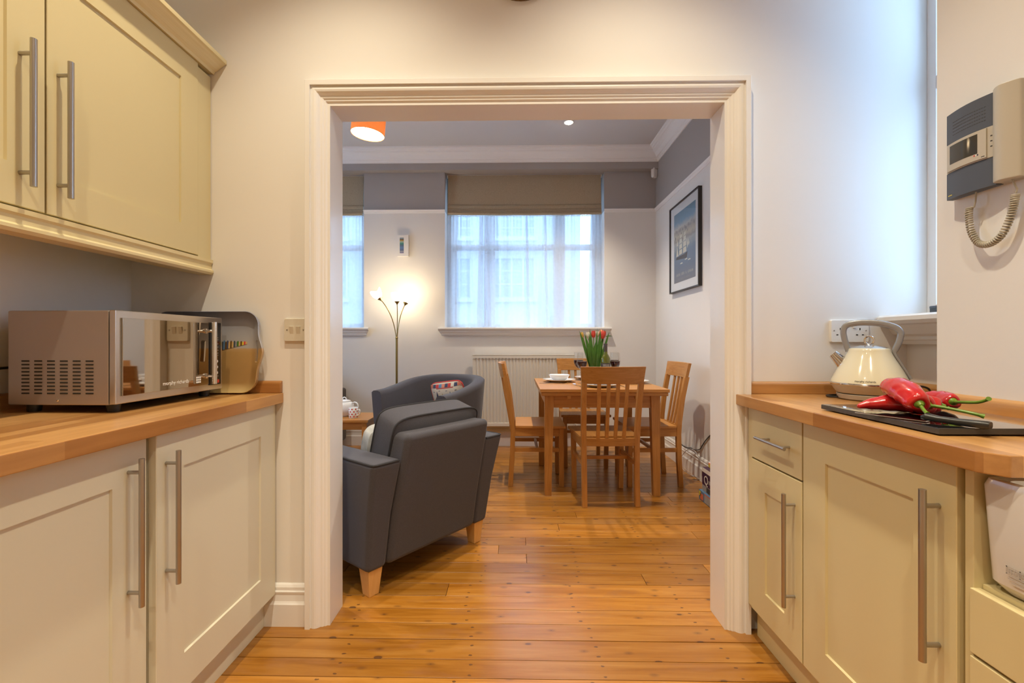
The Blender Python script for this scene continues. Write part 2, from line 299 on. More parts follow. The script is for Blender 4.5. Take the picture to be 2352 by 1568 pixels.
# ------------------------------------------------------------------ mesh building
ORG = {}
class MB:
    def __init__(s): s.v = []; s.f = []
    def add(s, vs, fs):
        n = len(s.v); s.v += [tuple(p) for p in vs]; s.f += [tuple(i + n for i in q) for q in fs]; return s
    def hexa(s, b, t):
        """b, t: four bottom and four top corners, both counter-clockwise"""
        return s.add(list(b) + list(t), [(3, 2, 1, 0), (4, 5, 6, 7), (0, 1, 5, 4), (1, 2, 6, 5), (2, 3, 7, 6), (3, 0, 4, 7)])
    def box(s, x0, x1, y0, y1, z0, z1):
        return s.hexa([(x0, y0, z0), (x1, y0, z0), (x1, y1, z0), (x0, y1, z0)], [(x0, y0, z1), (x1, y0, z1), (x1, y1, z1), (x0, y1, z1)])
    def loft(s, rings, caps=True, closed=False):
        n = len(rings[0]); vs = [p for r in rings for p in r]; fs = []
        m = len(rings)
        for i in range(m if closed else m - 1):
            a = i * n; b = ((i + 1) % m) * n
            for j in range(n):
                k = (j + 1) % n; fs.append((a + j, a + k, b + k, b + j))
        if caps and not closed: fs += [tuple(range(n - 1, -1, -1)), tuple(range((m - 1) * n, m * n))]
        return s.add(vs, fs)
    def sheet(s, fn, nu, nv):
        vs = [fn(i / nu, j / nv) for j in range(nv + 1) for i in range(nu + 1)]
        fs = [(j * (nu + 1) + i, j * (nu + 1) + i + 1, (j + 1) * (nu + 1) + i + 1, (j + 1) * (nu + 1) + i) for j in range(nv) for i in range(nu)]
        return s.add(vs, fs)
    def tube(s, pts, r, n=8, closed=False, caps=True):
        pts = [Vector(p) for p in pts]; m = len(pts); rs = r if isinstance(r, (list, tuple)) else [r] * m
        rings = []; up = None
        for i in range(m):
            a = pts[(i - 1) % m] if (closed or i > 0) else pts[i]; b = pts[(i + 1) % m] if (closed or i < m - 1) else pts[i]
            t = (b - a).normalized()
            if up is None:
                up = Vector((0, 0, 1)) if abs(t.z) < 0.9 else Vector((1, 0, 0))
            e1 = (up - t * up.dot(t)).normalized(); e2 = t.cross(e1); up = e1
            rings.append([pts[i] + (e1 * math.cos(q) + e2 * math.sin(q)) * rs[i] for q in [2 * math.pi * k / n for k in range(n)]])
        return s.loft(rings, caps, closed)
    def lathe(s, prof, n=24, c=(0, 0, 0), mtx=None, caps=True):
        c = Vector(c); rings = []
        for r, z in prof:
            ring = [Vector((r * math.cos(2 * math.pi * k / n), r * math.sin(2 * math.pi * k / n), z)) for k in range(n)]
            if mtx: ring = [mtx @ p for p in ring]
            rings.append([p + c for p in ring])
        return s.loft(rings, caps)
    def cyl(s, a, b, r, n=12): return s.tube([a, b], r, n)
    def rod(s, pts, w, d):
        """rectangular bar through points, w along x, d along y"""
        return s.loft([[(x - w / 2, y - d / 2, z), (x + w / 2, y - d / 2, z), (x + w / 2, y + d / 2, z), (x - w / 2, y + d / 2, z)] for x, y, z in pts])
    def prism(s, poly, axis, a0, a1):
        f = {'x': lambda p, a: (a, p[0], p[1]), 'y': lambda p, a: (p[0], a, p[1]), 'z': lambda p, a: (p[0], p[1], a)}[axis]
        return s.loft([[f(p, a0) for p in poly], [f(p, a1) for p in poly]])
    def tf(s, m, start=0):
        s.v = s.v[:start] + [tuple(m @ Vector(p)) for p in s.v[start:]]; return s
    def mesh(s, name, bevel=0.0, seg=2, smooth=False, off=(0, 0, 0), angle=35, sub=0):
        me = bpy.data.meshes.new(name); o = Vector(off)
        me.from_pydata([tuple(Vector(p) - o) for p in s.v], [], s.f)
        bm = bmesh.new(); bm.from_mesh(me)
        bmesh.ops.recalc_face_normals(bm, faces=bm.faces)
        if bevel:
            ed = [e for e in bm.edges if len(e.link_faces) == 2 and e.calc_face_angle(0) > 0.45]
            if ed: bmesh.ops.bevel(bm, geom=ed, offset=bevel, segments=seg, profile=0.5, affect='EDGES', clamp_overlap=True)
        bm.to_mesh(me); bm.free()
        if smooth or bevel:
            me.polygons.foreach_set('use_smooth', [True] * len(me.polygons)); me.set_sharp_from_angle(angle=R(angle))
        return me
    def build(s, name, m, parent=None, org=None, bevel=0.0, seg=2, smooth=False, angle=35):
        if parent is not None: off = ORG[parent.name]
        elif org is not None: off = Vector(org)
        else:
            xs, ys, zs = zip(*s.v); off = Vector(((min(xs) + max(xs)) / 2, (min(ys) + max(ys)) / 2, min(zs)))
        me = s.mesh(name, bevel, seg, smooth, off, angle); me.materials.append(M[m])
        o = bpy.data.objects.new(name, me); COL.objects.link(o)
        if parent is not None: o.parent = parent
        else: o.location = off
        if bevel:
            wn = o.modifiers.new('weighted_normals', 'WEIGHTED_NORMAL'); wn.keep_sharp = True; wn.weight = 80
        ORG[o.name] = off
        return o
def tag(o, label, cat=None, group=None, kind=None):
    o['label'] = label
    if cat: o['category'] = cat
    if group: o['group'] = group
    if kind: o['kind'] = kind
    return o
def thing(name, label, cat, loc=(0, 0, 0), group=None, kind=None, local=False):
    """local=True: the parts are modelled about the origin and the thing is then moved to loc"""
    o = bpy.data.objects.new(name, None); COL.objects.link(o); o.empty_display_size = 0.05
    ORG[o.name] = Vector((0, 0, 0)) if local else Vector(loc)
    o.location = loc
    return tag(o, label, cat, group, kind)
def copy_tree(o, parent=None):
    c = o.copy(); COL.objects.link(c)
    if parent is not None: c.parent = parent
    for ch in list(o.children): copy_tree(ch, c)
    return c
def place(o, x, y, z=0.0, rz=0.0):
    o.location = (x, y, z); o.rotation_euler = (0, 0, R(rz)); return o
def box(name, m, parent, x0, x1, y0, y1, z0, z1, bevel=0.0, **k): return MB().box(x0, x1, y0, y1, z0, z1).build(name, m, parent, bevel=bevel, **k)
def part_label(o, t): o['label'] = t; return o
def words(s, size, mtx, name, m, parent, align='CENTER', wrap=None):
    c = bpy.data.curves.new('lettering', 'FONT'); c.body = s; c.size = size; c.align_x = align; c.extrude = 0.0004; c.resolution_u = 3
    t = bpy.data.objects.new('lettering_source', c); COL.objects.link(t)
    me = bpy.data.meshes.new_from_object(t.evaluated_get(bpy.context.evaluated_depsgraph_get()))
    bpy.data.objects.remove(t, do_unlink=True); bpy.data.curves.remove(c)
    if wrap:
        for v in me.vertices: v.co = wrap(v.co)
    off = ORG[parent.name]; me.transform(Matrix.Translation(-off) @ mtx); me.materials.clear(); me.materials.append(M[m])
    o = bpy.data.objects.new(name, me); COL.objects.link(o); o.parent = parent; ORG[o.name] = off
    return o
def frame_mtx(loc, right, up):
    r = Vector(right).normalized(); u = Vector(up).normalized(); n = r.cross(u)
    return Matrix(((r.x, u.x, n.x, loc[0]), (r.y, u.y, n.y, loc[1]), (r.z, u.z, n.z, loc[2]), (0, 0, 0, 1)))
def lamp(kind, name, parent, loc, energy, color, radius, size=None, blend=0.5, target=None):
    d = bpy.data.lights.new(name, kind); d.energy = energy; d.color = color; d.shadow_soft_size = radius
    if kind == 'SPOT': d.spot_size = size; d.spot_blend = blend
    o = bpy.data.objects.new(name, d); COL.objects.link(o); o.parent = parent; o.location = Vector(loc) - ORG[parent.name]
    return o
def smooth_path(pts, k=6):
    P = [Vector(p) for p in pts]; out = []
    for i in range(len(P) - 1):
        p0 = P[max(0, i - 1)]; p1 = P[i]; p2 = P[i + 1]; p3 = P[min(len(P) - 1, i + 2)]
        for j in range(k):
            q = j / k; out.append(0.5 * ((2 * p1) + (p2 - p0) * q + (2 * p0 - 5 * p1 + 4 * p2 - p3) * q * q + (3 * p1 - p0 - 3 * p2 + p3) * q ** 3))
    return out + [P[-1]]
def rrect(w, h, r, n=6):
    pts = []
    for cx, cy, a0 in ((w / 2 - r, h / 2 - r, 0), (-w / 2 + r, h / 2 - r, 90), (-w / 2 + r, -h / 2 + r, 180), (w / 2 - r, -h / 2 + r, 270)):
        for k in range(n + 1):
            a = R(a0 + 90 * k / n); pts.append((cx + r * math.cos(a), cy + r * math.sin(a)))
    return pts

# ------------------------------------------------------------------ the setting
W = 1.768; WB = 1.890; FW = 4.83; RW = 1.49; CEIL = 3.10
DL, DR, DT = -0.719, 0.805, 2.022           # doorway opening
KL = -1.511; PX = 1.30; PY = 1.427           # kitchen left wall, pier face, pier corner
DX0 = -3.5; KY0 = -2.2
# floor boards
fl = thing('floor', 'varnished pine floorboards running across both rooms', 'floor', (0, 0, 0), kind='structure')
box('subfloor', 'floor_gap', fl, DX0 - 0.3, 2.0, KY0 - 0.1, FW + 0.3, -0.10, -0.022)
rows = []; yy = KY0
rb = random.Random(11)
joints = {19: -0.30, 25: 0.06, 27: 0.06, 23: -0.33, 22: 0.86, 31: 0.9, 30: -0.4, 34: 0.3, 37: -0.2}
bcache = {}
known = [1.390, 1.492, 1.580, 1.686, 1.782, 1.878, 1.974, 2.077]
ys = [1.390 - 0.0985 * k for k in range(36, 0, -1)] + known + [2.077 + 0.0985 * k for k in range(1, 29)]
for i in range(len(ys) - 1):
    y0, y1 = ys[i], ys[i + 1]
    if y1 > FW + 0.06: break
    x0, x1 = (KL, 1.75) if y1 < W + 0.06 else (DX0, RW + 0.01)
    cuts = [x0]
    lead = {1.974: -0.30, 2.2740: 0.06, 2.4710: 0.06}.get(round(y0, 4))
    xj = lead if lead is not None else rb.uniform(-1.2, 1.3)
    if y0 < 1.95 and y0 > 0.9: xj = None if lead is None else lead
    if xj is not None:
        cuts.append(xj)
        if x0 < xj - 1.9: cuts.append(xj - 1.75)
    cuts.append(x1); cuts = sorted(cuts)
    for a, b in zip(cuts[:-1], cuts[1:]):
        if b - a < 0.05: continue
        ln = round(b - a - 0.002, 3); wd = round(y1 - y0 - 0.0032, 4); key = (ln, wd)
        if key not in bcache:
            bcache[key] = MB().box(-ln / 2, ln / 2, -wd / 2, wd / 2, -0.022, 0).mesh('board', 0.0006, 1); bcache[key].materials.append(M['floor_pine'])
        o = bpy.data.objects.new('board', bcache[key]); COL.objects.link(o); o.parent = fl
        o.location = ((a + b) / 2, (y0 + y1) / 2, rb.uniform(-0.0008, 0.0))

def struct(o, label, cat='wall'): return tag(o, label, cat, kind='structure')
# partition with the wide doorway
struct(MB().box(DX0, DL - 0.02, W, WB, 0, CEIL).box(DR + 0.02, 1.75, W, WB, 0, CEIL).box(DL - 0.02, DR + 0.02, W, WB, DT + 0.02, CEIL).build('wall_back', 'wall_white', org=(0, W, 0)), 'white partition wall pierced by the wide doorway')
struct(MB().box(KL - 0.15, KL, KY0, W, 0, CEIL).build('wall_left', 'wall_white'), 'white kitchen wall behind the microwave')
struct(MB().box(KL - 0.15, 1.9, KY0 - 0.15, KY0, 0, CEIL).build('wall_rear', 'wall_white'), 'white kitchen wall behind the camera')
struct(MB().box(PX, 1.75, KY0, PY, 0, CEIL).build('wall_right', 'wall_white', bevel=0.004), 'white pier wall carrying the intercom')
wr = struct(MB().box(1.50, 1.75, PY, W, 0, 1.165).box(1.50, 1.75, PY, W, 2.95, CEIL).build('wall_window_recess', 'wall_white'), 'white wall below the kitchen window recess')
struct(MB().box(KL - 0.15, 1.9, KY0 - 0.15, WB - 0.06, CEIL, CEIL + 0.1).build('ceiling', 'ceiling_white'), 'white kitchen ceiling', 'ceiling')
struct(MB().box(DX0, RW + 0.15, WB - 0.06, FW + 0.35, CEIL, CEIL + 0.1).build('ceiling_dining', 'ceiling_grey'), 'pale grey dining room ceiling', 'ceiling')
# dining far wall with two window openings
W1L, W1R, W2L, W2R, SZ, HZ, RZ = -0.742, 0.947, -3.30, -1.609, 1.235, 2.90, 2.49
T = FW + 0.32
far = thing('wall_far', 'white dining room wall with grey band above the picture rail', 'wall', (0, FW, 0), kind='structure')
MB().box(DX0, RW + 0.15, FW, T, 0, SZ).box(DX0, W2L, FW, T, SZ, RZ).box(W2R, W1L, FW, T, SZ, RZ).box(W1R, RW + 0.15, FW, T, SZ, RZ).build('lower_wall', 'wall_white', far)
MB().box(DX0, W2L, FW, T, RZ, HZ).box(W2R, W1L, FW, T, RZ, HZ).box(W1R, RW + 0.15, FW, T, RZ, HZ).build('upper_wall', 'wall_grey', far)
part_label(MB().box(DX0, RW, FW - 0.08, T, HZ, CEIL).build('beam', 'wall_grey', far), 'grey boxed beam above the windows')
rwl = thing('wall_far_right', 'white dining room side wall with grey band and picture rail', 'wall', (RW, 3.3, 0), kind='structure')
box('lower_wall', 'wall_white', rwl, RW, RW + 0.15, WB, FW, 0, RZ); box('upper_wall', 'wall_grey', rwl, RW, RW + 0.15, WB, FW, RZ, CEIL)
struct(MB().box(DX0 - 0.15, DX0, WB, 2.80, 0, CEIL).box(DX0 - 0.15, DX0, 3.80, FW, 0, CEIL).box(DX0 - 0.15, DX0, 2.80, 3.80, 0, 1.0).box(DX0 - 0.15, DX0, 2.80, 3.80, 2.75, CEIL).build('wall_far_left', 'wall_white'), 'white dining room end wall far left of the doorway')

# door lining and moulded casing
prof = [(0, 0), (0, 0.008), (0.010, 0.008), (0.013, 0.0105), (0.016, 0.013), (0.021, 0.0132), (0.024, 0.016), (0.027, 0.0175), (0.033, 0.0178), (0.036, 0.020), (0.040, 0.0245), (0.046, 0.0285), (0.053, 0.0305), (0.060, 0.030), (0.068, 0.027), (0.0685, 0.036), (0.087, 0.036), (0.088, 0.035), (0.088, 0)]
cs = thing('trim_1', 'white moulded door casing around the wide doorway', 'door casing', (0, W, 0), kind='structure')
MB().loft([[(DL - a, W - b, 0) for a, b in prof], [(DL - a, W - b, DT + a) for a, b in prof]]).build('casing_post', 'gloss_white', cs)
MB().loft([[(DR + a, W - b, 0) for a, b in prof], [(DR + a, W - b, DT + a) for a, b in prof]]).build('casing_post', 'gloss_white', cs)
MB().loft([[(DL - a, W - b, DT + a) for a, b in prof], [(DR + a, W - b, DT + a) for a, b in prof]]).build('casing_head', 'gloss_white', cs)
jb = thing('trim_2', 'flat white lining boards inside the doorway', 'door lining', (0, W, 0), kind='structure')
box('lining_post', 'gloss_white', jb, DL - 0.02, DL, W, WB, 0, DT, 0.001); box('lining_post', 'gloss_white', jb, DR, DR + 0.02, W, WB, 0, DT, 0.001)
box('lining_head', 'gloss_white', jb, DL - 0.02, DR + 0.02, W, WB, DT, DT + 0.02, 0.001)

# skirting boards
def skirt(h): return [(0, 0), (0.020, 0), (0.020, h * 0.53), (0.017, h * 0.56), (0.014, h * 0.60), (0.012, h * 0.74), (0.014, h * 0.80), (0.014, h * 0.83), (0.010, h * 0.84), (0.010, h * 0.92), (0.006, h * 0.97), (0.002, h), (0, h)]
struct(MB().prism([(W - p, z) for p, z in skirt(0.160)], 'x', -1.0, DL - 0.088).build('baseboard_kitchen', 'gloss_white'), 'short white moulded skirting between cupboard and casing', 'skirting')
struct(MB().prism([(FW - p, z) for p, z in skirt(0.185)], 'x', DX0, RW).build('baseboard_far', 'gloss_white'), 'white moulded skirting under the radiator and windows', 'skirting')
struct(MB().prism([(RW - p, z) for p, z in skirt(0.185)], 'y', WB, FW).build('baseboard_right', 'gloss_white'), 'white moulded skirting along the side wall by the chairs', 'skirting')
# cornices
cpro = [(0, 0.13), (0.010, 0.13), (0.012, 0.118), (0.020, 0.112), (0.022, 0.100), (0.032, 0.096), (0.040, 0.080), (0.052, 0.064), (0.068, 0.052), (0.080, 0.046), (0.084, 0.034), (0.096, 0.030), (0.102, 0.018), (0.116, 0.014), (0.120, 0.0), (0, 0)]
B = FW - 0.08
struct(MB().loft([[(DX0, B - p, CEIL - h) for p, h in cpro], [(RW - p, B - p, CEIL - h) for p, h in cpro]]).build('trim_3', 'cornice_white'), 'stepped white plaster cornice above the windows', 'cornice')
struct(MB().loft([[(RW - p, WB, CEIL - h) for p, h in cpro], [(RW - p, B - p, CEIL - h) for p, h in cpro]]).build('trim_4', 'cornice_white'), 'stepped white plaster cornice along the right side wall', 'cornice')
# picture rails
rp = [(0, RZ - 0.02), (0.006, RZ - 0.02), (0.010, RZ - 0.012), (0.010, RZ - 0.004), (0.016, RZ), (0.022, RZ + 0.008), (0.022, RZ + 0.014), (0.0, RZ + 0.018)]
struct(MB().prism([(FW - p, z) for p, z in rp], 'x', W2R, W1L).build('trim_5', 'cornice_white'), 'white picture rail between the two windows', 'picture rail')
struct(MB().prism([(FW - p, z) for p, z in rp], 'x', W1R, RW).build('trim_6', 'cornice_white'), 'short white picture rail right of the wide window', 'picture rail')
struct(MB().prism([(RW - p, z) for p, z in rp], 'y', WB, FW).build('trim_7', 'cornice_white'), 'white picture rail above the ship poster', 'picture rail')

# dining windows
def dining_window(name, label, xl, xr):
    w = thing(name, label, 'window', ((xl + xr) / 2, FW, 0), kind='structure')
    ya, yb = FW + 0.20, FW + 0.27
    k = (xr - xl) / 1.689
    e = [xl, xl + 0.10 * k, xl + 0.44 * k, xl + 0.525 * k, xl + 1.17 * k, xl + 1.30 * k, xl + 1.60 * k, xr]
    box('frame_post', 'gloss_white', w, e[0], e[1], ya, yb, SZ, HZ, 0.003); box('frame_post', 'gloss_white', w, e[6], e[7], ya, yb, SZ, HZ, 0.003)
    box('mullion', 'gloss_white', w, e[2], e[3], ya, yb, SZ, HZ, 0.003); box('mullion', 'gloss_white', w, e[4], e[5], ya, yb, SZ, HZ, 0.003)
    for a, b in ((1, 2), (3, 4), (5, 6)):
        box('transom', 'gloss_white', w, e[a], e[b], ya, yb, 2.12, 2.175, 0.003); box('frame_rail', 'gloss_white', w, e[a], e[b], ya, yb, SZ, SZ + 0.07, 0.003)
        box('frame_rail', 'gloss_white', w, e[a], e[b], ya, yb, HZ - 0.07, HZ, 0.003)
        box('pane', 'pane_glass', w, e[a], e[b], ya + 0.03, ya + 0.036, SZ + 0.07, 2.12); box('pane', 'pane_glass', w, e[a], e[b], ya + 0.03, ya + 0.036, 2.175, HZ - 0.07)
    sp = [(FW + 0.20, 1.235), (FW, 1.235), (FW, 1.165), (FW - 0.018, 1.165), (FW - 0.020, 1.176), (FW - 0.030, 1.180), (FW - 0.030, 1.190), (FW - 0.040, 1.200), (FW - 0.044, 1.222), (FW - 0.058, 1.228), (FW - 0.064, 1.238), (FW - 0.062, 1.250), (FW - 0.054, 1.254), (FW + 0.20, 1.254)]
    MB().loft([[(xl - 0.065 + (0.03 if z < 1.22 else 0), y, z) if y < FW - 0.001 else (xl + 0.001, y, z) for y, z in sp], [(xr + 0.065 - (0.03 if z < 1.22 else 0), y, z) if y < FW - 0.001 else (xr - 0.001, y, z) for y, z in sp]]).build('sill', 'gloss_white', w)
    return w
dining_window('window_1', 'wide white casement window behind the dining table', W1L, W1R)
dining_window('window_2', 'white casement window at the left edge of the doorway view', W2L, W2R)
w4 = thing('added_window', 'unseen casement window added in the far left end wall for daylight', 'window', (DX0, 3.3, 0), kind='structure')  # out of view, added to let more daylight in from the left
for a, b, c, d in ((2.80, 2.87, 1.0, 2.75), (3.73, 3.80, 1.0, 2.75), (3.265, 3.335, 1.0, 2.75), (2.87, 3.265, 1.0, 1.07), (3.335, 3.73, 1.0, 1.07), (2.87, 3.265, 2.68, 2.75), (3.335, 3.73, 2.68, 2.75)):
    box('frame_bar', 'gloss_white', w4, DX0 - 0.12, DX0 - 0.06, a, b, c, d, 0.003)
for a, b in ((2.87, 3.265), (3.335, 3.73)): box('pane', 'pane_glass', w4, DX0 - 0.093, DX0 - 0.088, a, b, 1.07, 2.68)
box('sill', 'gloss_white', w4, DX0 - 0.06, DX0 + 0.06, 2.75, 3.85, 0.97, 0.999, 0.004)
# kitchen window in the right hand recess
kw = thing('window_3', 'kitchen window set deep in the recess beside the pier', 'window', (1.6, 1.6, 0), kind='structure')
for a, b, c, d in ((1.730, W, 1.19, 2.95), (PY, 1.465, 1.19, 2.95), (1.465, 1.730, 1.19, 1.245), (1.465, 1.730, 2.90, 2.95), (1.465, 1.730, 2.05, 2.10)):
    box('frame_bar', 'gloss_white', kw, 1.575, 1.635, a, b, c, d, 0.003)
box('pane', 'pane_glass', kw, 1.602, 1.607, 1.465, 1.730, 1.245, 2.90)
ks = [(1.60, 1.165), (1.50, 1.165), (1.50, 1.095), (1.478, 1.095), (1.474, 1.108), (1.462, 1.112), (1.462, 1.124), (1.445, 1.132), (1.430, 1.152), (1.420, 1.166), (1.398, 1.170), (1.388, 1.182), (1.388, 1.196), (1.398, 1.203), (1.60, 1.205)]
MB().prism(ks, 'y', PY, W).build('sill', 'gloss_white', kw)

# ------------------------------------------------------------------ fitted kitchen
def bar_handle(parent, x, sgn, y, z0, z1, inset=0.034, r=0.0065, name='handle'):
    """upright steel bar on two short posts, standing off a door whose face is at x towards sgn"""
    hx = x + sgn * 0.034
    b = MB().tube([(hx, y, z0), (hx, y, z1)], r, 14)
    for z in (z0 + inset, z1 - inset): b.tube([(x - sgn * 0.002, y, z), (hx, y, z)], r * 0.72, 10)
    return b.build(name, 'steel', parent, smooth=True)
def flat_handle(parent, x, sgn, y0, y1, z, r=0.0055):
    hx = x + sgn * 0.034
    b = MB().tube([(hx, y0, z), (hx, y1, z)], r, 14)
    for y in (y0 + 0.03, y1 - 0.03): b.tube([(x - sgn * 0.002, y, z), (hx, y, z)], r * 0.72, 10)
    return b.build('handle', 'steel', parent, smooth=True)
def shaker(parent, x, sgn, y0, y1, z0, z1, sy=0.1, sz=0.105, m='cream', th=0.02, sy2=None):
    """framed door with a sunk panel; the face lies at x and looks towards sgn"""
    a0, a1, c0, c1 = y0 + sy, y1 - (sy2 or sy), z0 + sz, z1 - sz
    f = MB(); xb = x - sgn * th
    o_ = [(y0, z0), (y1, z0), (y1, z1), (y0, z1)]; i_ = [(a0, c0), (a1, c0), (a1, c1), (a0, c1)]
    i2 = [(a0 + 0.002, c0 + 0.002), (a1 - 0.002, c0 + 0.002), (a1 - 0.002, c1 - 0.002), (a0 + 0.002, c1 - 0.002)]
    f.loft([[(xb, *p) for p in o_], [(x - sgn * 0.0015, *p) for p in o_], [(x, p[0] + (0.0015 if p[0] == y0 else -0.0015), p[1] + (0.0015 if p[1] == z0 else -0.0015)) for p in o_], [(x, *p) for p in i_], [(x - sgn * 0.006, *p) for p in i2], [(xb, *p) for p in i2]], closed=True, caps=False)
    d = f.build('door', m, parent)
    xs = sorted((x - sgn * 0.0062, xb))
    MB().box(xs[0], xs[1], a0 + 0.0021, a1 - 0.0021, c0 + 0.0021, c1 - 0.0021).build('panel', m, d)
    return d

# left base run
LX = -0.930
bc2 = thing('base_cabinet', 'cream base cupboard left of the doorway, under the tray', 'cabinet', (-1.2, 1.45, 0), group='cream base cabinets on the left')
box('carcass', 'cream_daylit', bc2, KL + 0.002, LX - 0.021, 1.165, W - 0.001, 0.12, 0.864)
d = shaker(bc2, LX, 1, 1.165, 1.752, 0.124, 0.862, m='cream_daylit'); bar_handle(d, LX, 1, 1.198, 0.460, 0.815)
bc1 = thing('base_cabinet', 'cream base cupboard at the lower left corner, slightly set back', 'cabinet', (-1.2, 0.85, 0), group='cream base cabinets on the left')
box('carcass', 'cream_daylit', bc1, KL + 0.002, LX - 0.041, 0.560, 1.1635, 0.12, 0.864)
d = shaker(bc1, LX - 0.018, 1, 0.565, 1.156, 0.124, 0.862, m='cream_daylit'); bar_handle(d, LX - 0.018, 1, 1.100, 0.455, 0.818)
bc0 = thing('base_cabinet', 'cream base cupboard nearest the viewer on the left', 'cabinet', (-1.2, 0.25, 0), group='cream base cabinets on the left')
box('carcass', 'cream_daylit', bc0, KL + 0.002, LX - 0.021, -0.04, 0.558, 0.12, 0.864)
d = shaker(bc0, LX, 1, -0.035, 0.555, 0.124, 0.862, m='cream_daylit'); bar_handle(d, LX, 1, 0.0, 0.455, 0.818)
tag(MB().box(-0.990, -0.972, -0.04, W - 0.021, 0.0, 0.119).build('plinth_board', 'cream_daylit', bevel=0.001), 'cream plinth board under the left base cupboards', 'plinth')
wl = thing('worktop', 'oiled beech worktop on the left carrying the microwave', 'worktop', (-1.2, 0.9, 0.866))
MB().box(KL + 0.002, -0.905, -0.05, W - 0.001, 0.8655, 0.905).build('slab', 'worktop_y', wl, bevel=0.003)
def upstand_poly(c, sgn, h=0.047, t=0.020):
    return [(c, 0.9052), (c + sgn * t, 0.9052), (c + sgn * t, 0.905 + h - 0.014), (c + sgn * (t - 0.004), 0.905 + h - 0.005), (c + sgn * (t - 0.013), 0.905 + h), (c, 0.905 + h)]
MB().prism(upstand_poly(W - 0.001, -1), 'x', KL + 0.024, -0.908).build('upstand', 'worktop_x', wl, bevel=0.003)
MB().prism(upstand_poly(KL + 0.001, 1), 'y', -0.05, W - 0.002).build('upstand', 'worktop_y', wl)

# left wall cupboards
UX = -1.190
def wall_unit(y0, y1, label, hy, filler):
    u = thing('wall_cabinet', label, 'cabinet', (-1.35, (y0 + y1) / 2, 1.42), group='cream wall cabinets')
    box('carcass', 'cream', u, KL + 0.002, UX - 0.021, y0, y1 + filler, 1.425, 2.145)
    if filler: box('filler_strip', 'cream', u, UX - 0.02, UX - 0.003, y1 + 0.002, y1 + filler - 0.001, 1.425, 2.14)
    d = shaker(u, UX, 1, y0 + 0.002, y1 - 0.001, 1.430, 2.152, sy=0.087, sz=0.1)
    bar_handle(d, UX, 1, hy, 1.477, 1.832, r=0.007)
    return u
wall_unit(1.136, 1.692, 'cream wall cupboard beside the doorway wall', 1.166, 0.074)
wall_unit(0.540, 1.134, 'cream wall cupboard cut off at the upper left', 1.074, 0)
wall_unit(-0.056, 0.538, 'cream wall cupboard nearest the viewer', 0.0, 0)
pel = [(UX - 0.05, 1.424), (UX + 0.006, 1.424), (UX + 0.006, 1.412), (UX + 0.001, 1.406), (UX + 0.001, 1.388), (UX + 0.008, 1.382), (UX + 0.008, 1.374), (UX + 0.001, 1.366), (UX - 0.05, 1.366)]
tag(MB().prism([(x, z) for x, z in pel], 'y', -0.06, W - 0.002).build('cabinet_pelmet', 'cream_wood'), 'cream moulded pelmet strip along the foot of the wall cupboards', 'pelmet')
cor = [(UX - 0.20, 2.158), (UX + 0.004, 2.153), (UX + 0.010, 2.150), (UX + 0.014, 2.160), (UX + 0.026, 2.166), (UX + 0.040, 2.178), (UX + 0.052, 2.186), (UX + 0.060, 2.190), (UX + 0.060, 2.205), (UX - 0.20, 2.205)]
tag(MB().prism([(x, z) for x, z in cor], 'y', -0.06, W - 0.002).build('cabinet_cornice', 'cream_wood'), 'cream moulded cornice along the top of the wall cupboards', 'cornice')

# right base run
QX = 0.876
nb = thing('base_cabinet', 'narrow cream base unit with one drawer right of the doorway', 'cabinet', (1.1, 1.55, 0), group='cream base cabinets on the right')
box('carcass', 'cream', nb, QX + 0.021, PX - 0.002, 1.402, W - 0.042, 0.12, 0.864)
box('filler_strip', 'cream', nb, QX + 0.004, QX + 0.02, 1.702, W - 0.04, 0.122, 0.862)
dr = MB().box(QX, QX + 0.02, 1.405, 1.700, 0.680, 0.860).build('drawer_front', 'cream', nb, bevel=0.0015); flat_handle(dr, QX, -1, 1.437, 1.612, 0.768)
d = shaker(nb, QX, -1, 1.405, 1.700, 0.122, 0.674, sy=0.09, sz=0.098); bar_handle(d, QX, -1, 1.440, 0.273, 0.628)
wb_ = thing('base_cabinet', 'wide cream base cupboard under the chopping board', 'cabinet', (1.1, 1.15, 0), group='cream base cabinets on the right')
box('carcass', 'cream', wb_, QX + 0.021, PX - 0.002, 0.908, 1.400, 0.12, 0.864)
d = shaker(wb_, QX, -1, 0.918, 1.398, 0.122, 0.860, sy=0.098, sz=0.1); bar_handle(d, QX, -1, 0.955, 0.445, 0.800, r=0.007)
sb = thing('base_cabinet', 'cream sink base unit with drawers at the lower right corner', 'cabinet', (1.1, 0.6, 0), group='cream base cabinets on the right')
box('side_post', 'cream', sb, QX + 0.006, PX - 0.002, 0.890, 0.907, 0.12, 0.862, 0.001)
box('carcass', 'cream', sb, QX + 0.022, PX - 0.002, 0.28, 0.8895, 0.12, 0.640)
MB().box(QX, QX + 0.02, 0.285, 0.893, 0.508, 0.632).build('drawer_front', 'cream', sb, bevel=0.0025); MB().box(QX, QX + 0.02, 0.285, 0.893, 0.122, 0.502).build('drawer_front', 'cream', sb, bevel=0.0025)
tag(MB().box(0.912, 0.930, 0.28, W - 0.04, 0.0, 0.119).build('plinth_board', 'cream', bevel=0.001), 'cream plinth board under the right base units', 'plinth')
sk = thing('belfast_sink', 'white ceramic butler sink at the right edge', 'sink', (1.08, 0.58, 0.642))
s = MB()
def ring_at(x0, x1, y0, y1, z, r):
    return [((x0 + x1) / 2 + p[0], (y0 + y1) / 2 + p[1], z) for p in rrect(x1 - x0, y1 - y0, r, 5)]
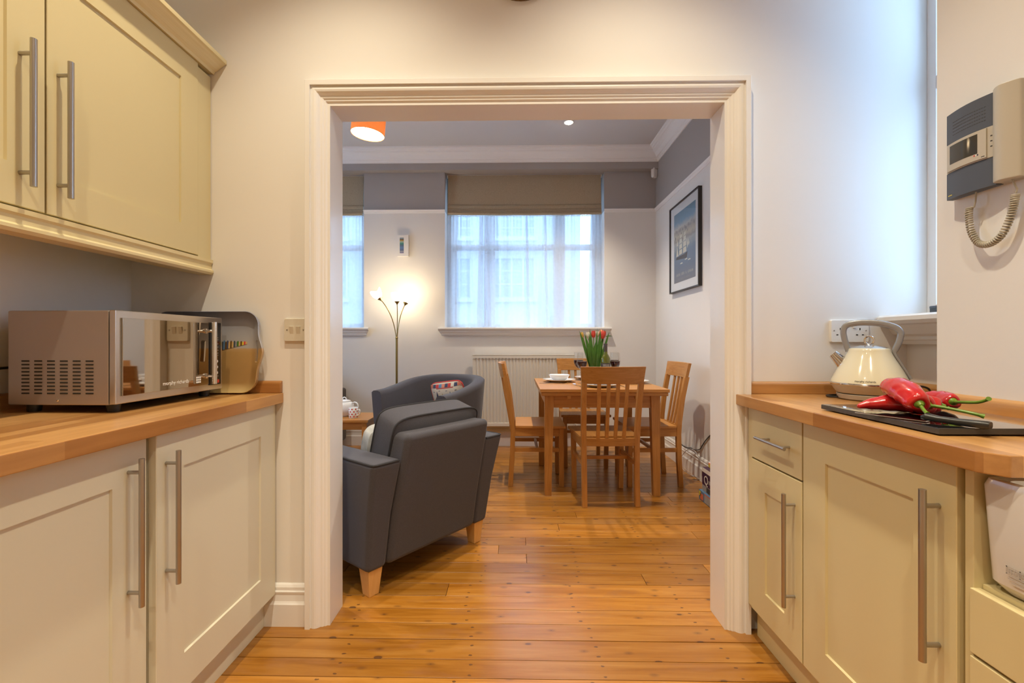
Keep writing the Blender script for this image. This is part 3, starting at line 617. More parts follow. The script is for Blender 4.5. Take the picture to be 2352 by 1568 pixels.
s.loft([ring_at(0.915, 1.25, 0.30, 0.87, 0.642, 0.03), ring_at(0.900, 1.26, 0.285, 0.879, 0.660, 0.028), ring_at(0.892, 1.265, 0.28, 0.884, 0.835, 0.024), ring_at(0.896, 1.262, 0.284, 0.880, 0.848, 0.024), ring_at(0.905, 1.255, 0.292, 0.872, 0.850, 0.02), ring_at(0.918, 1.245, 0.305, 0.860, 0.845, 0.02), ring_at(0.925, 1.238, 0.312, 0.852, 0.69, 0.03), ring_at(0.96, 1.20, 0.35, 0.81, 0.675, 0.03)])
s.tf(Matrix.Translation((-0.006, 0.005, 0)))
bs = s.build('basin', 'sink_white', sk, smooth=True)
lg = MB(); fx = 0.8945
for ya, yb, za, zb in ((0.80, 0.845, 0.6985, 0.7000), (0.80, 0.845, 0.6860, 0.6875), (0.843, 0.845, 0.686, 0.700), (0.821, 0.823, 0.686, 0.700), (0.80, 0.842, 0.678, 0.6805), (0.805, 0.836, 0.6725, 0.675)):
    lg.box(fx, fx + 0.0006, ya, yb, za, zb)
random.seed(3)
for k in range(14):
    y = 0.803 + k * 0.0028; lg.box(fx, fx + 0.0006, y, y + 0.0016, 0.689, 0.689 + random.choice((0.004, 0.006, 0.008)))
lg.tf(Matrix.Translation((-0.006, -0.006, 0)))
part_label(lg.build('maker_mark', 'ink_soft', sk), 'small grey maker mark on the sink front')
wrk = thing('worktop', 'oiled beech worktop on the right carrying the kettle', 'worktop', (1.1, 1.3, 0.866))
MB().prism([(0.842, W - 0.001), (0.842, 0.846), (0.868, 0.812), (PX - 0.001, 0.812), (PX - 0.001, PY + 0.001), (1.499, PY + 0.001), (1.499, W - 0.001)], 'z', 0.8655, 0.905).build('slab', 'worktop_y', wrk, bevel=0.003)
MB().prism(upstand_poly(W - 0.001, -1), 'x', DR + 0.09, 1.478).build('upstand', 'worktop_x', wrk, bevel=0.002)
MB().prism(upstand_poly(1.499, -1), 'y', PY + 0.022, W - 0.002).build('upstand', 'worktop_y', wrk)
MB().prism(upstand_poly(PX - 0.001, -1), 'y', 0.812, PY).build('upstand', 'worktop_y', wrk, bevel=0.002)

# ------------------------------------------------------------------ kitchen things
# microwave, seen from its side; modelled with the front towards +x, then turned a little
mw = thing('microwave', 'silver microwave oven with mirrored door on the left worktop', 'microwave', (-1.30, 1.49, 0.905), local=True)
x0, x1, y0, y1, z0, z1 = -0.166, 0.125, -0.223, 0.221, 0.022, 0.286
bd = MB().box(x0, x1, y0, y1, z0, z1).build('casing', 'micro_steel', mw, bevel=0.004)
vent = MB().box(-0.0115, 0.0115, -0.001, 0.001, -0.0021, 0.0021).mesh('vent_slot', 0.0009, 1); vent.materials.append(M['slot_dark'])
for c in range(6):
    for r_ in range(10):
        o = bpy.data.objects.new('vent_slot', vent); COL.objects.link(o); o.parent = bd; o.location = (-0.1135 + c * 0.037, y0 - 0.0006, 0.055 + r_ * 0.0100)
MB().lathe([(0.0042, 0), (0.0042, 0.0015), (0.002, 0.003)], 12, (-0.02, y0, 0.036), Matrix.Rotation(R(90), 4, 'X')).build('screw', 'chrome', bd, smooth=True)
MB().box(x1, x1 + 0.004, y0 + 0.004, y1 - 0.004, z0 + 0.004, z1 - 0.004).build('dark_gap', 'slot_dark', mw)  # dark strip standing in for the shaded gap behind the front frame
MB().box(x1 + 0.004, x1 + 0.022, y0 - 0.002, y1 + 0.002, z0 + 0.002, z1 + 0.001).build('front_frame', 'micro_trim', mw, bevel=0.003)
dm = MB().box(x1 + 0.0225, x1 + 0.027, y0 + 0.016, 0.142, z0 + 0.024, z1 - 0.020).build('door_glass', 'mirror_door', mw, bevel=0.001)
words('morphy richards', 0.0165, frame_mtx((x1 + 0.0272, -0.010, z0 + 0.040), (0, 1, 0), (0, 0, 1)), 'lettering', 'ink_white', dm)
st_ = MB()
for k in range(3):
    for j in range(3): st_.box(x1 + 0.0271, x1 + 0.0276, 0.080 + j * 0.008, 0.0865 + j * 0.008, z0 + 0.034 + k * 0.008, z0 + 0.040 + k * 0.008)
st_.build('door_sticker', 'ink_white', dm)
cp = MB().box(x1 + 0.0225, x1 + 0.0265, 0.150, 0.209, z0 + 0.020, z1 - 0.018).build('control_panel', 'black_gloss', mw, bevel=0.001)
for zc in (0.085, 0.106, 0.127):
    MB().lathe([(0.0058, 0), (0.0058, 0.001)], 14, (x1 + 0.0265, 0.186, zc), Matrix.Rotation(R(90), 4, 'Y')).build('button', 'ink_white', cp)
MB().box(x1 + 0.0265, x1 + 0.0275, 0.174, 0.198, 0.048, 0.060).build('button', 'ink_red', cp, bevel=0.0003)
pm = MB()
for zc in (0.072, 0.148, 0.156, 0.166, 0.178, 0.190, 0.205, 0.212): pm.box(x1 + 0.0265, x1 + 0.027, 0.179, 0.194, zc, zc + 0.002)
pm.build('panel_marks', 'ink_grey', cp)
hd = MB().tube([(x1 + 0.060, 0.126, 0.050), (x1 + 0.060, 0.126, 0.268)], 0.0085, 16)
for z in (0.078, 0.236): hd.tube([(x1 + 0.0265, 0.126, z), (x1 + 0.060, 0.126, z)], 0.005, 10); hd.lathe([(0.009, 0), (0.009, 0.005), (0.005, 0.007)], 12, (x1 + 0.027, 0.126, z), Matrix.Rotation(R(90), 4, 'Y'))
hd.build('handle', 'chrome', mw, smooth=True)
for sx_, sy_ in ((-0.13, -0.185), (-0.13, 0.185), (0.105, -0.185), (0.105, 0.185)):
    MB().lathe([(0.016, 0), (0.018, 0.023)], 12, (sx_, sy_, 0)).build('foot', 'black_plastic', mw, smooth=True)
place(mw, -1.248, 1.468, 0.9055, -1.0)
tag(MB().tube([(-1.50, 1.05, 0.99), (-1.485, 1.16, 1.01), (-1.475, 1.27, 1.028), (-1.468, 1.33, 1.03)], 0.004, 8).build('power_cable', 'black_plastic', smooth=True), 'black power cable behind the microwave at the left edge', 'cable')
pl = thing('power_plug', 'dark plug lying on the worktop behind the microwave', 'plug', (-1.46, 1.26, 0.905), local=True)
MB().loft([[(p[0], p[1], z) for p in rrect(a, b, 0.008, 4)] for a, b, z in ((0.05, 0.045, 0.0), (0.05, 0.045, 0.02), (0.03, 0.03, 0.026))]).build('body', 'black_plastic', pl, smooth=True)
for q in (-0.012, 0.0, 0.012): MB().box(q - 0.003, q + 0.003, -0.042, -0.0222, 0.008, 0.012).build('pin', 'chrome', pl)
place(pl, -1.452, 1.215, 0.9055, 20)

# serving tray leaning on the wall behind the microwave
ty = thing('serving_tray', 'printed beach-hut serving tray leaning behind the microwave', 'tray', (-1.18, 1.74, 0.906), local=True)
TW, TH = 0.41, 0.312
def tray_ring(w, h, r, y, bulge):
    pts = []
    for px, pz in rrect(w, h, r, 8):
        pts.append((px, pz))
    out = []
    n = len(pts)
    for i, (px, pz) in enumerate(pts):
        out.append((px, pz))
        qx, qz = pts[(i + 1) % n]
        if abs(px - qx) < 1e-6 and abs(pz - qz) > 0.02:
            for k in range(1, 12):
                t = k / 12; z = pz + (qz - pz) * t
                out.append((px + math.copysign(bulge * math.exp(-((z - 0.0) / 0.045) ** 2), px), z))
    return [(a, y, b + TH / 2) for a, b in out]
tr = MB().loft([tray_ring(TW - 0.012, TH - 0.012, 0.05, 0.004, 0.018), tray_ring(TW, TH, 0.055, -0.020, 0.020), tray_ring(TW - 0.003, TH - 0.003, 0.054, -0.0225, 0.020), tray_ring(TW - 0.008, TH - 0.008, 0.052, -0.020, 0.018), tray_ring(TW - 0.055, TH - 0.055, 0.040, -0.002, 0.0), tray_ring(TW - 0.075, TH - 0.075, 0.035, 0.000, 0.0)])
to = tr.build('dish', 'tray_print', ty, smooth=True)
cut = MB()
for sgn in (-1, 1):
    cut.prism([(sgn * 0.1965 + p[0], TH / 2 + p[1] + 0.003) for p in rrect(0.014, 0.085, 0.0069, 6)], 'y', -0.06, 0.06)
cme = cut.mesh('tray_cut'); co = bpy.data.objects.new('tray_cut', cme); COL.objects.link(co); co.parent = ty
bo = to.modifiers.new('slot', 'BOOLEAN'); bo.object = co; bo.solver = 'EXACT'
bpy.context.view_layer.update()
nm = bpy.data.meshes.new_from_object(to.evaluated_get(bpy.context.evaluated_depsgraph_get()))
to.modifiers.clear(); to.data = nm; bpy.data.objects.remove(co, do_unlink=True)
hr = random.Random(5)
huts = ['hull_dark', 'leaf_green', 'clock_brown', 'leaf_green', 'hull_dark', 'box_blue', 'clock_brown', 'cushion_navy', 'tan', 'clock_brown', 'tan', 'hull_dark', 'cliff_grey', 'leaf_green', 'tan', 'clock_brown', 'box_yellow', 'cushion_red', 'tan']
for k, hm in enumerate(huts):
    hx = 0.030 + k * 0.0066; hh = (0.047 if k % 2 else 0.041) * (1 - k * 0.042); z_ = 0.158 + k * 0.0016; w = 0.0033
    MB().prism([(hx - w, z_), (hx + w, z_), (hx + w, z_ + hh * 0.86), (hx, z_ + hh), (hx - w, z_ + hh * 0.86)], 'y', -0.0012, -0.0004).build('printed_hut', hm, ty)
ty.location = (-1.183, 1.722, 0.908); ty.rotation_euler = (R(-4.5), 0, 0)

# light switch by the casing
sw = thing('light_switch', 'double rocker light switch beside the casing', 'light switch', (-0.856, W, 1.105), local=True)
def plate(parent, w, h, m):
    pr_ = rrect(w, h, 0.006, 4)
    return MB().loft([[(p[0] * k, y, p[1] * k) for p in pr_] for k, y in ((1.0, 0), (1.0, -0.006), (0.96, -0.010))]).build('plate', m, parent, smooth=True, angle=50)
p_ = plate(sw, 0.089, 0.089, 'plastic_cream')
for q in (-0.0135, 0.0125):
    MB().hexa([(q - 0.008, -0.010, -0.016), (q + 0.008, -0.010, -0.016), (q + 0.008, -0.004, -0.016), (q - 0.008, -0.004, -0.016)], [(q - 0.008, -0.0155, 0.014), (q + 0.008, -0.0155, 0.014), (q + 0.008, -0.004, 0.014), (q - 0.008, -0.004, 0.014)]).build('rocker', 'plastic_cream', sw, bevel=0.0012)
for q in (-0.032, 0.032): MB().lathe([(0.0026, 0), (0.0026, 0.001)], 10, (q, -0.0098, 0), Matrix.Rotation(R(90), 4, 'X')).build('screw', 'steel', sw)
sw.location = (-0.855, W - 0.0002, 1.150)
so = thing('wall_socket', 'white double power socket behind the kettle', 'socket', (1.28, W, 1.1), local=True)
plate(so, 0.146, 0.086, 'plastic_white')
for gx in (-0.037, 0.037):
    for ox, oz, ww, hh in ((0.0, 0.008, 0.004, 0.008), (-0.011, -0.014, 0.007, 0.004), (0.011, -0.014, 0.007, 0.004)):
        MB().box(gx + ox - ww / 2, gx + ox + ww / 2, -0.0106, -0.0094, oz - hh / 2, oz + hh / 2).build('pin_hole', 'slot_dark', so)
    MB().box(gx * 0.42 - 0.006, gx * 0.42 + 0.006, -0.0135, -0.009, 0.012, 0.026).build('rocker', 'plastic_white', so, bevel=0.001)
for q in (-0.060, 0.060): MB().lathe([(0.0024, 0), (0.0024, 0.001)], 10, (q, -0.0098, 0.002), Matrix.Rotation(R(90), 4, 'X')).build('screw', 'steel', so)
so.location = (1.2785, W - 0.0002, 1.1445)

# kettle
kt = thing('kettle', 'cream traditional pyramid kettle with grey hoop handle on the right worktop', 'kettle', (1.22, 1.6, 0.905), local=True)
part_label(MB().lathe([(0.098, 0.0), (0.104, 0.004), (0.108, 0.018), (0.107, 0.020)], 40).build('power_base', 'kettle_base', kt, smooth=True), 'beige power base')
MB().lathe([(0.105, 0.0202), (0.106, 0.0215), (0.105, 0.023)], 40).build('gap_ring', 'black_plastic', kt, smooth=True)
MB().lathe([(0.107, 0.0232), (0.116, 0.034), (0.125, 0.047), (0.1285, 0.052)], 40).build('lower_shell', 'kettle_base', kt, smooth=True)
MB().lathe([(0.1285, 0.0522), (0.1300, 0.054), (0.1300, 0.057), (0.128, 0.0595)], 40).build('chrome_band', 'chrome', kt, smooth=True)
body = MB().lathe([(0.1275, 0.0597), (0.124, 0.070), (0.116, 0.085), (0.106, 0.104), (0.094, 0.124), (0.083, 0.142), (0.074, 0.158), (0.0685, 0.170), (0.067, 0.176), (0.062, 0.1795)], 48).build('body', 'kettle_cream', kt, smooth=True, angle=60)
def on_kettle(p):
    z = 0.0655 + p.y; r_ = 0.1275 - (z - 0.0597) * 0.42 + 0.0009 + p.z; a_ = R(-97) + p.x / 0.124
    return Vector((r_ * math.cos(a_), r_ * math.sin(a_), z))
words('morphy richards', 0.0098, Matrix.Identity(4), 'lettering', 'ink_dark', body, wrap=on_kettle)
lid = MB().lathe([(0.0615, 0.1797), (0.050, 0.184), (0.030, 0.188), (0.012, 0.189), (0.0, 0.1895)], 36).build('lid', 'chrome_soft', kt, smooth=True)
MB().tube([(0.0 + 0.0145 * math.cos(a), 0, 0.2065 + 0.0145 * math.sin(a)) for a in [2 * math.pi * k / 24 for k in range(24)]], 0.0035, 8, closed=True).build('ring_knob', 'chrome', lid, smooth=True)
MB().lathe([(0.0, 0.189), (0.008, 0.189), (0.006, 0.193), (0.0, 0.194)], 14).build('knob_foot', 'chrome', lid, smooth=True)
sp_ = MB(); sp_.loft([[(cx + rr * math.cos(a) * dx, rr * math.sin(a), cz + rr * math.cos(a) * dz) for a in [2 * math.pi * k / 16 for k in range(16)]] for cx, cz, rr, dx, dz in ((-0.070, 0.106, 0.030, 0.6, 0.8), (-0.096, 0.134, 0.022, 0.6, 0.8), (-0.118, 0.158, 0.0165, 0.75, 0.66))])
part_label(sp_.build('spout', 'chrome', kt, smooth=True), 'short chrome spout')
hp = [(-0.066, 0.168), (-0.073, 0.190), (-0.080, 0.215), (-0.083, 0.238), (-0.079, 0.254), (-0.066, 0.263), (-0.04, 0.268), (-0.005, 0.269), (0.03, 0.266), (0.062, 0.258), (0.084, 0.248), (0.095, 0.236), (0.096, 0.222), (0.090, 0.198), (0.080, 0.174), (0.078, 0.162), (0.086, 0.146), (0.099, 0.124), (0.113, 0.100), (0.126, 0.076)]
h = MB()
rings = []
hp = [(p.x, p.y) for p in smooth_path([(q[0], q[1], 0) for q in hp], 3)]
for i, (hx, hz) in enumerate(hp):
    a = Vector(hp[max(0, i - 1)]); b = Vector(hp[min(len(hp) - 1, i + 1)]); t = (b - a).normalized(); n_ = Vector((-t.y, t.x))
    wd, th = (0.0125, 0.0108) if i < 42 else (0.012, 0.0108 - 0.0055 * min(1, (i - 41) / 5))
    rings.append([(hx + n_.x * th * math.copysign(abs(math.cos(q)) ** 0.6, math.cos(q)), wd * math.copysign(abs(math.sin(q)) ** 0.6, math.sin(q)), hz + n_.y * th * math.copysign(abs(math.cos(q)) ** 0.6, math.cos(q))) for q in [2 * math.pi * k / 16 for k in range(16)]])
h.loft(rings); part_label(h.build('handle', 'handle_grey', kt, smooth=True), 'grey hoop handle with chrome back edge')
MB().tube(smooth_path([(0.10, 0.06, 0.012), (0.155, 0.085, 0.004), (0.185, 0.06, 0.025), (0.178, 0.03, 0.045), (0.15, 0.02, 0.052), (0.125, 0.03, 0.04)]), 0.0035, 8).build('cord', 'black_plastic', kt, smooth=True)
MB().tube(smooth_path([(-0.10, -0.03, 0.006), (-0.125, -0.02, 0.004), (-0.14, 0.01, 0.004), (-0.12, 0.05, 0.004), (-0.08, 0.08, 0.004)]), 0.0035, 8).build('cord', 'black_plastic', kt, smooth=True)
kt.location = (1.2225, 1.592, 0.9055); kt.rotation_euler = (0, 0, R(-36)); kt.scale = (0.86, 0.86, 0.985)

# chopping board, knife, peppers
cb = thing('chopping_board', 'glossy black glass chopping board under the red peppers', 'chopping board', (1.05, 1.16, 0.905), local=True)
MB().box(-0.155, 0.155, -0.1855, 0.1855, 0.003, 0.0145).build('slab', 'board_edge', cb, bevel=0.0008)
MB().box(-0.1545, 0.1545, -0.185, 0.185, 0.0147, 0.0160).build('glass_face', 'black_board', cb, bevel=0.0005)
for a in (-0.13, 0.13):
    for b in (-0.16, 0.16): MB().lathe([(0.008, 0), (0.008, 0.003)], 10, (a, b, 0)).build('foot', 'black_plastic', cb)
cb.location = (1.052, 1.163, 0.9055)
BZ = 0.922
kn = thing('kitchen_knife', 'black-handled kitchen knife lying on the chopping board', 'knife', (0.95, 1.0, BZ), local=True)
MB().hexa([(-0.135, 0.0, 0.001), (0.01, -0.010, 0.001), (0.01, 0.012, 0.001), (-0.135, 0.004, 0.001)], [(-0.135, 0.001, 0.0018), (0.01, -0.010, 0.003), (0.01, 0.012, 0.003), (-0.135, 0.003, 0.0018)]).build('blade', 'chrome', kn)
MB().loft([[(x, w * math.copysign(abs(math.sin(q)) ** 0.7, math.sin(q)), zc + hh * math.copysign(abs(math.cos(q)) ** 0.7, math.cos(q))) for q in [2 * math.pi * k / 14 for k in range(14)]] for x, w, hh, zc in ((0.0, 0.008, 0.005, 0.010), (0.008, 0.0125, 0.0085, 0.012), (0.03, 0.010, 0.007, 0.0095), (0.06, 0.0105, 0.0075, 0.0085), (0.085, 0.012, 0.0080, 0.0085), (0.108, 0.0125, 0.0085, 0.0085), (0.112, 0.011, 0.007, 0.0085))]).build('handle', 'black_plastic', kn, smooth=True)
place(kn, 0.934, 1.060, BZ, -61)

def pepper(label, pts, radii, stem, lobes=3):
    t = thing('red_pepper', label, 'pepper', pts[0], group='long red peppers on the chopping board')
    P = [Vector(p) for p in pts]
    # smooth spine
    spine = []; rad = []
    for i in range(len(P) - 1):
        for k in range(6):
            q = k / 6; p0 = P[max(0, i - 1)]; p1 = P[i]; p2 = P[i + 1]; p3 = P[min(len(P) - 1, i + 2)]
            spine.append(0.5 * ((2 * p1) + (p2 - p0) * q + (2 * p0 - 5 * p1 + 4 * p2 - p3) * q * q + (3 * p1 - p0 - 3 * p2 + p3) * q ** 3)); rad.append(radii[i] * (1 - q) + radii[i + 1] * q)
    spine.append(P[-1]); rad.append(radii[-1])
    b = MB(); n = 20; rings = []; up = Vector((0, 0, 1))
    for i, p in enumerate(spine):
        t_ = (spine[min(i + 1, len(spine) - 1)] - spine[max(i - 1, 0)]).normalized(); e1 = (up - t_ * up.dot(t_)).normalized(); e2 = t_.cross(e1)
        f = i / (len(spine) - 1)
        rings.append([p + (e1 * math.cos(a) + e2 * math.sin(a)) * rad[i] * (1 + 0.10 * f * math.cos(lobes * a + 0.6) + 0.03 * math.sin(5 * f * 6 + a * 2)) for a in [2 * math.pi * k / n for k in range(n)]])
    de = (P[-1] - P[-2]).normalized(); last = rings[-1]; ce = P[-1]
    for adv, kk in ((0.006, 0.86), (0.0085, 0.62), (0.0070, 0.42), (0.0, 0.25)): rings.append([ce + (q - ce) * kk + de * adv for q in last])
    b.loft(rings); b.build('flesh', 'pepper_red', t, smooth=True, angle=80)
    d = (P[-1] - P[-2]).normalized(); S = [Vector(q) for q in stem]
    c = MB().tube([P[-1] + d * 0.001, P[-1] + d * 0.0065, P[-1] + d * 0.010, P[-1] + d * 0.016], [0.0105, 0.0108, 0.0072, 0.0045], 12)
    sp2 = [P[-1] + d * 0.008] + S
    pth = []
    for i in range(len(sp2) - 1):
        for k in range(5):
            q = k / 5; a0 = sp2[max(0, i - 1)]; a1 = sp2[i]; a2 = sp2[i + 1]; a3 = sp2[min(len(sp2) - 1, i + 2)]
            pth.append(0.5 * ((2 * a1) + (a2 - a0) * q + (2 * a0 - 5 * a1 + 4 * a2 - a3) * q * q + (3 * a1 - a0 - 3 * a2 + a3) * q ** 3))
    pth.append(sp2[-1]); m_ = len(pth)
    c.tube(pth, [0.0042 - 0.0006 * math.sin(3.14 * i / m_) + (0.0012 if i > m_ - 3 else 0) for i in range(m_)], 10)
    c.build('stem', 'stem_green', t, smooth=True)
    return t
pepper('red pepper lying flat with its pointed tip to the left', [(0.903, 1.214, 0.934), (0.93, 1.212, 0.940), (0.97, 1.20, 0.945), (1.01, 1.175, 0.947), (1.045, 1.145, 0.946)], [0.004, 0.013, 0.021, 0.024, 0.020], [(1.054, 1.134, 0.943), (1.058, 1.128, 0.942)])
pepper('red pepper resting on top of the others, stem towards the knife', [(0.989, 1.232, 0.985), (0.986, 1.215, 0.986), (0.978, 1.175, 0.984), (0.966, 1.13, 0.974), (0.953, 1.092, 0.960)], [0.010, 0.022, 0.028, 0.029, 0.024], [(0.944, 1.066, 0.946), (0.941, 1.054, 0.940)])
pepper('red pepper in the middle with long straight green stem', [(1.045, 1.262, 0.943), (1.035, 1.235, 0.946), (1.02, 1.195, 0.948), (1.008, 1.155, 0.949), (0.997, 1.122, 0.951)], [0.008, 0.021, 0.026, 0.027, 0.022], [(1.008, 1.090, 0.950), (1.035, 1.055, 0.943), (1.052, 1.038, 0.937)])
pepper('red pepper at the back right with curled green stem', [(1.118, 1.305, 0.943), (1.125, 1.28, 0.945), (1.135, 1.25, 0.947), (1.138, 1.225, 0.948), (1.128, 1.195, 0.950)], [0.008, 0.019, 0.024, 0.024, 0.019], [(1.118, 1.160, 0.953), (1.118, 1.120, 0.958), (1.122, 1.102, 0.966), (1.119, 1.094, 0.970)])

# video intercom on the pier (faces -x); local: x along -y of the room, y out of the wall, z up
ic = thing('intercom', 'grey and beige video intercom handset on the pier wall', 'intercom', (PX, 1.3, 1.53), local=True)
def icbow(u): return 0.030 + 0.012 * math.sin(math.pi * min(1, max(0, u / 0.145)))
def slab(name, u0, u1, z0, z1, m, extra=0.0, back=0.0, curve=True, parent=ic):
    n = 8; fr = []
    for k in range(n + 1):
        u = u0 + (u1 - u0) * k / n; fr.append((u, (icbow(u) if curve else 0.03) + extra))
    poly = [(u, o) for u, o in fr] + [(u1, back), (u0, back)]
    return MB().prism(poly, 'z', z0, z1).build(name, m, parent, bevel=0.0008)
slab('back_case', 0.0, 0.195, 0.002, 0.244, 'intercom_beige', extra=-0.014)
slab('upper_cover', 0.0, 0.139, 0.160, 0.247, 'intercom_grey', back=0.012)
slab('lower_cover', 0.0, 0.139, 0.0, 0.076, 'intercom_grey', back=0.012)
mid = slab('screen_bezel', 0.002, 0.139, 0.0765, 0.1595, 'intercom_beige', extra=0.001, back=0.012)
slab('screen_surround', 0.008, 0.122, 0.079, 0.157, 'intercom_beige', extra=0.005, back=0.012, parent=mid)
slab('screen', 0.020, 0.103, 0.097, 0.150, 'screen_dark', extra=0.0056, back=0.012, parent=mid)
for z in (0.104, 0.118, 0.132): slab('key', 0.128, 0.132, z, z + 0.003, 'ink_dark', extra=0.0016, back=0.012, parent=mid)
slab('key', 0.111, 0.119, 0.083, 0.085, 'ink_dark', extra=0.0056, back=0.012, parent=mid)
for u, m_ in ((0.094, 'ink_red'), (0.0985, 'ink_white'), (0.102, 'cushion_navy')): slab('mark', u, u + 0.003, 0.091, 0.095, m_, extra=0.0056, back=0.012, parent=mid)
gr = MB()
for i in range(5):
    for j in range(16): gr.box(0.026 + j * 0.0058, 0.0295 + j * 0.0058, icbow(0.026 + j * 0.0058) - 0.002, icbow(0.028 + j * 0.0058) + 0.0003, 0.180 + i * 0.009, 0.1815 + i * 0.009)
g_ = gr.build('speaker_grille', 'ink_dark', ic)
slab('brand_mark', 0.006, 0.022, 0.009, 0.012, 'box_yellow', extra=0.0004, back=0.012)
n = 12; poly = []
for k in range(n + 1):
    u = 0.1395 + 0.058 * k / n; poly.append((u, 0.032 + 0.020 * math.sin(math.pi * (0.15 + 0.85 * k / n))))
MB().prism(poly + [(0.1975, 0.010), (0.1395, 0.010)], 'z', 0.002, 0.249).build('handset', 'intercom_beige', ic, bevel=0.003)
ic.matrix_world = Matrix(((0, -1, 0, PX - 0.0005), (-1, 0, 0, 1.360), (0, 0, 1, 1.518), (0, 0, 0, 1)))
def coil(path, r, turns, tr_, nseg):
    pts = []; P = [Vector(p) for p in path]; m = len(P) - 1
    def at(f):
        f = f * m; i = min(int(f), m - 1); q = f - i; p0 = P[max(0, i - 1)]; p1 = P[i]; p2 = P[i + 1]; p3 = P[min(m, i + 2)]
        return 0.5 * ((2 * p1) + (p2 - p0) * q + (2 * p0 - 5 * p1 + 4 * p2 - p3) * q * q + (3 * p1 - p0 - 3 * p2 + p3) * q ** 3)
    for k in range(nseg + 1):
        f = k / nseg; c = at(f); t = (at(min(1, f + 0.01)) - at(max(0, f - 0.01))).normalized(); e1 = Vector((1, 0, 0)); e1 = (e1 - t * e1.dot(t)).normalized(); e2 = t.cross(e1); a = 2 * math.pi * turns * f
        pts.append(c + (e1 * math.cos(a) + e2 * math.sin(a)) * r)
    return pts
cx_ = PX - 0.025
cd = thing('coiled_cable', 'beige coiled telephone cord hanging below the intercom', 'cable', (cx_, 1.27, 1.37))
MB().tube(coil([(cx_, 1.325, 1.487), (cx_, 1.326, 1.455), (cx_, 1.318, 1.415), (cx_, 1.298, 1.382), (cx_, 1.270, 1.375), (cx_, 1.242, 1.390), (cx_, 1.222, 1.425), (cx_, 1.212, 1.460), (cx_, 1.207, 1.487)], 0.0068, 46, 0.002, 46 * 12), 0.0023, 6).build('coil', 'cable_grey', cd, smooth=True)
MB().tube([(cx_, 1.322, 1.488), (cx_, 1.312, 1.486), (cx_, 1.308, 1.50), (cx_, 1.306, 1.531)], 0.0022, 8).build('lead', 'cable_grey', cd, smooth=True)
MB().tube([(cx_, 1.207, 1.490), (cx_, 1.204, 1.500), (cx_, 1.210, 1.515), (cx_, 1.216, 1.533)], 0.0022, 8).build('lead', 'cable_grey', cd, smooth=True)
# small dark object on the recess sill
sd = thing('sill_box', 'small dark tin on the kitchen window sill', 'tin', (1.5, 1.7, 1.205), local=True)
MB().loft([[(p[0], p[1], z) for p in rrect(a, b, 0.006, 4)] for a, b, z in ((0.05, 0.07, 0.0), (0.05, 0.07, 0.020))]).build('body', 'black_gloss', sd, smooth=True)
MB().loft([[(p[0], p[1], z) for p in rrect(a, b, 0.006, 4)] for a, b, z in ((0.051, 0.071, 0.0202), (0.051, 0.071, 0.027), (0.046, 0.066, 0.0285))]).build('lid', 'intercom_grey', sd, smooth=True)
cd.location.y -= 0.026; cd.location.z -= 0.008
place(sd, 1.535, 1.652, 1.2055)
# clock above the doorway, only its lower rim in view
ck = thing('wall_clock', 'round brown-rimmed clock high above the doorway', 'clock', (0.025, W, 2.42), local=True)
rot = Matrix.Rotation(R(90), 4, 'X')
MB().lathe([(0.150, 0.0), (0.150, 0.018), (0.142, 0.026), (0.132, 0.024), (0.128, 0.016), (0.128, 0.0)], 48, (0, 0, 0), rot).build('rim', 'clock_brown', ck, smooth=True)
MB().lathe([(0.128, 0.0), (0.128, 0.010)], 40, (0, 0, 0), rot).build('dial', 'plastic_cream', ck)
MB().box(-0.004, 0.004, -0.013, -0.011, 0, 0.07).build('hour_hand', 'ink_dark', ck); MB().box(0, 0.10, -0.0155, -0.0135, -0.003, 0.003).build('minute_hand', 'ink_dark', ck)
ck.location = (0.024, W - 0.0003, 2.575)

# ceiling downlights
def downlight(x, y, energy, label, cone=78, group='ceiling downlights', col=WARM):
    t = thing('downlight', label, 'downlight', (x, y, CEIL), group=group, local=True)
    MB().lathe([(0.0345, -0.001), (0.044, -0.001), (0.046, -0.004), (0.042, -0.008), (0.0345, -0.007)], 28).build('ring', 'gloss_white', t, smooth=True)
    MB().lathe([(0.034, -0.002), (0.0335, -0.009), (0.028, -0.0135), (0.016, -0.0165), (0.0, -0.0175)], 24, caps=False).build('lens', 'spot_glow', t, smooth=True)
    lamp('SPOT', 'downlight_beam', t, (0, 0, -0.05), energy, col, 0.028, R(cone), 0.9)
    t.location = (x, y, CEIL)
    return t
dl_spots = [(-0.62, 1.12), (0.44, 1.12), (-0.62, 0.15), (0.44, 0.15), (-0.62, -1.0), (0.44, -1.0)]
dl_names = ['recessed kitchen downlight in front of the left wall cupboards', 'recessed kitchen downlight in front of the right worktop', 'recessed kitchen downlight mid room on the left', 'recessed kitchen downlight mid room on the right', 'recessed kitchen downlight at the rear left', 'recessed kitchen downlight at the rear right']
for (x, y), nm_ in zip(dl_spots, dl_names): downlight(x, y, KITCHEN_W * 12, nm_, 105)
downlight(0.491, 4.145, DINING_W * 10, 'lit recessed downlight in the grey ceiling over the dining table', 100, 'dining room downlights', (1.0, 0.87, 0.70))
downlight(0.484, 2.75, DINING_W * 10, 'unseen downlight added just inside the doorway for even light', 100, 'dining room downlights', (1.0, 0.87, 0.70))  # out of view, added to even out the dining room light
downlight(-1.9, 2.75, DINING_W * 10, 'unseen downlight added over the left seating for even light', 100, 'dining room downlights', (1.0, 0.87, 0.70))  # second unseen fitting, also added for evenness of light

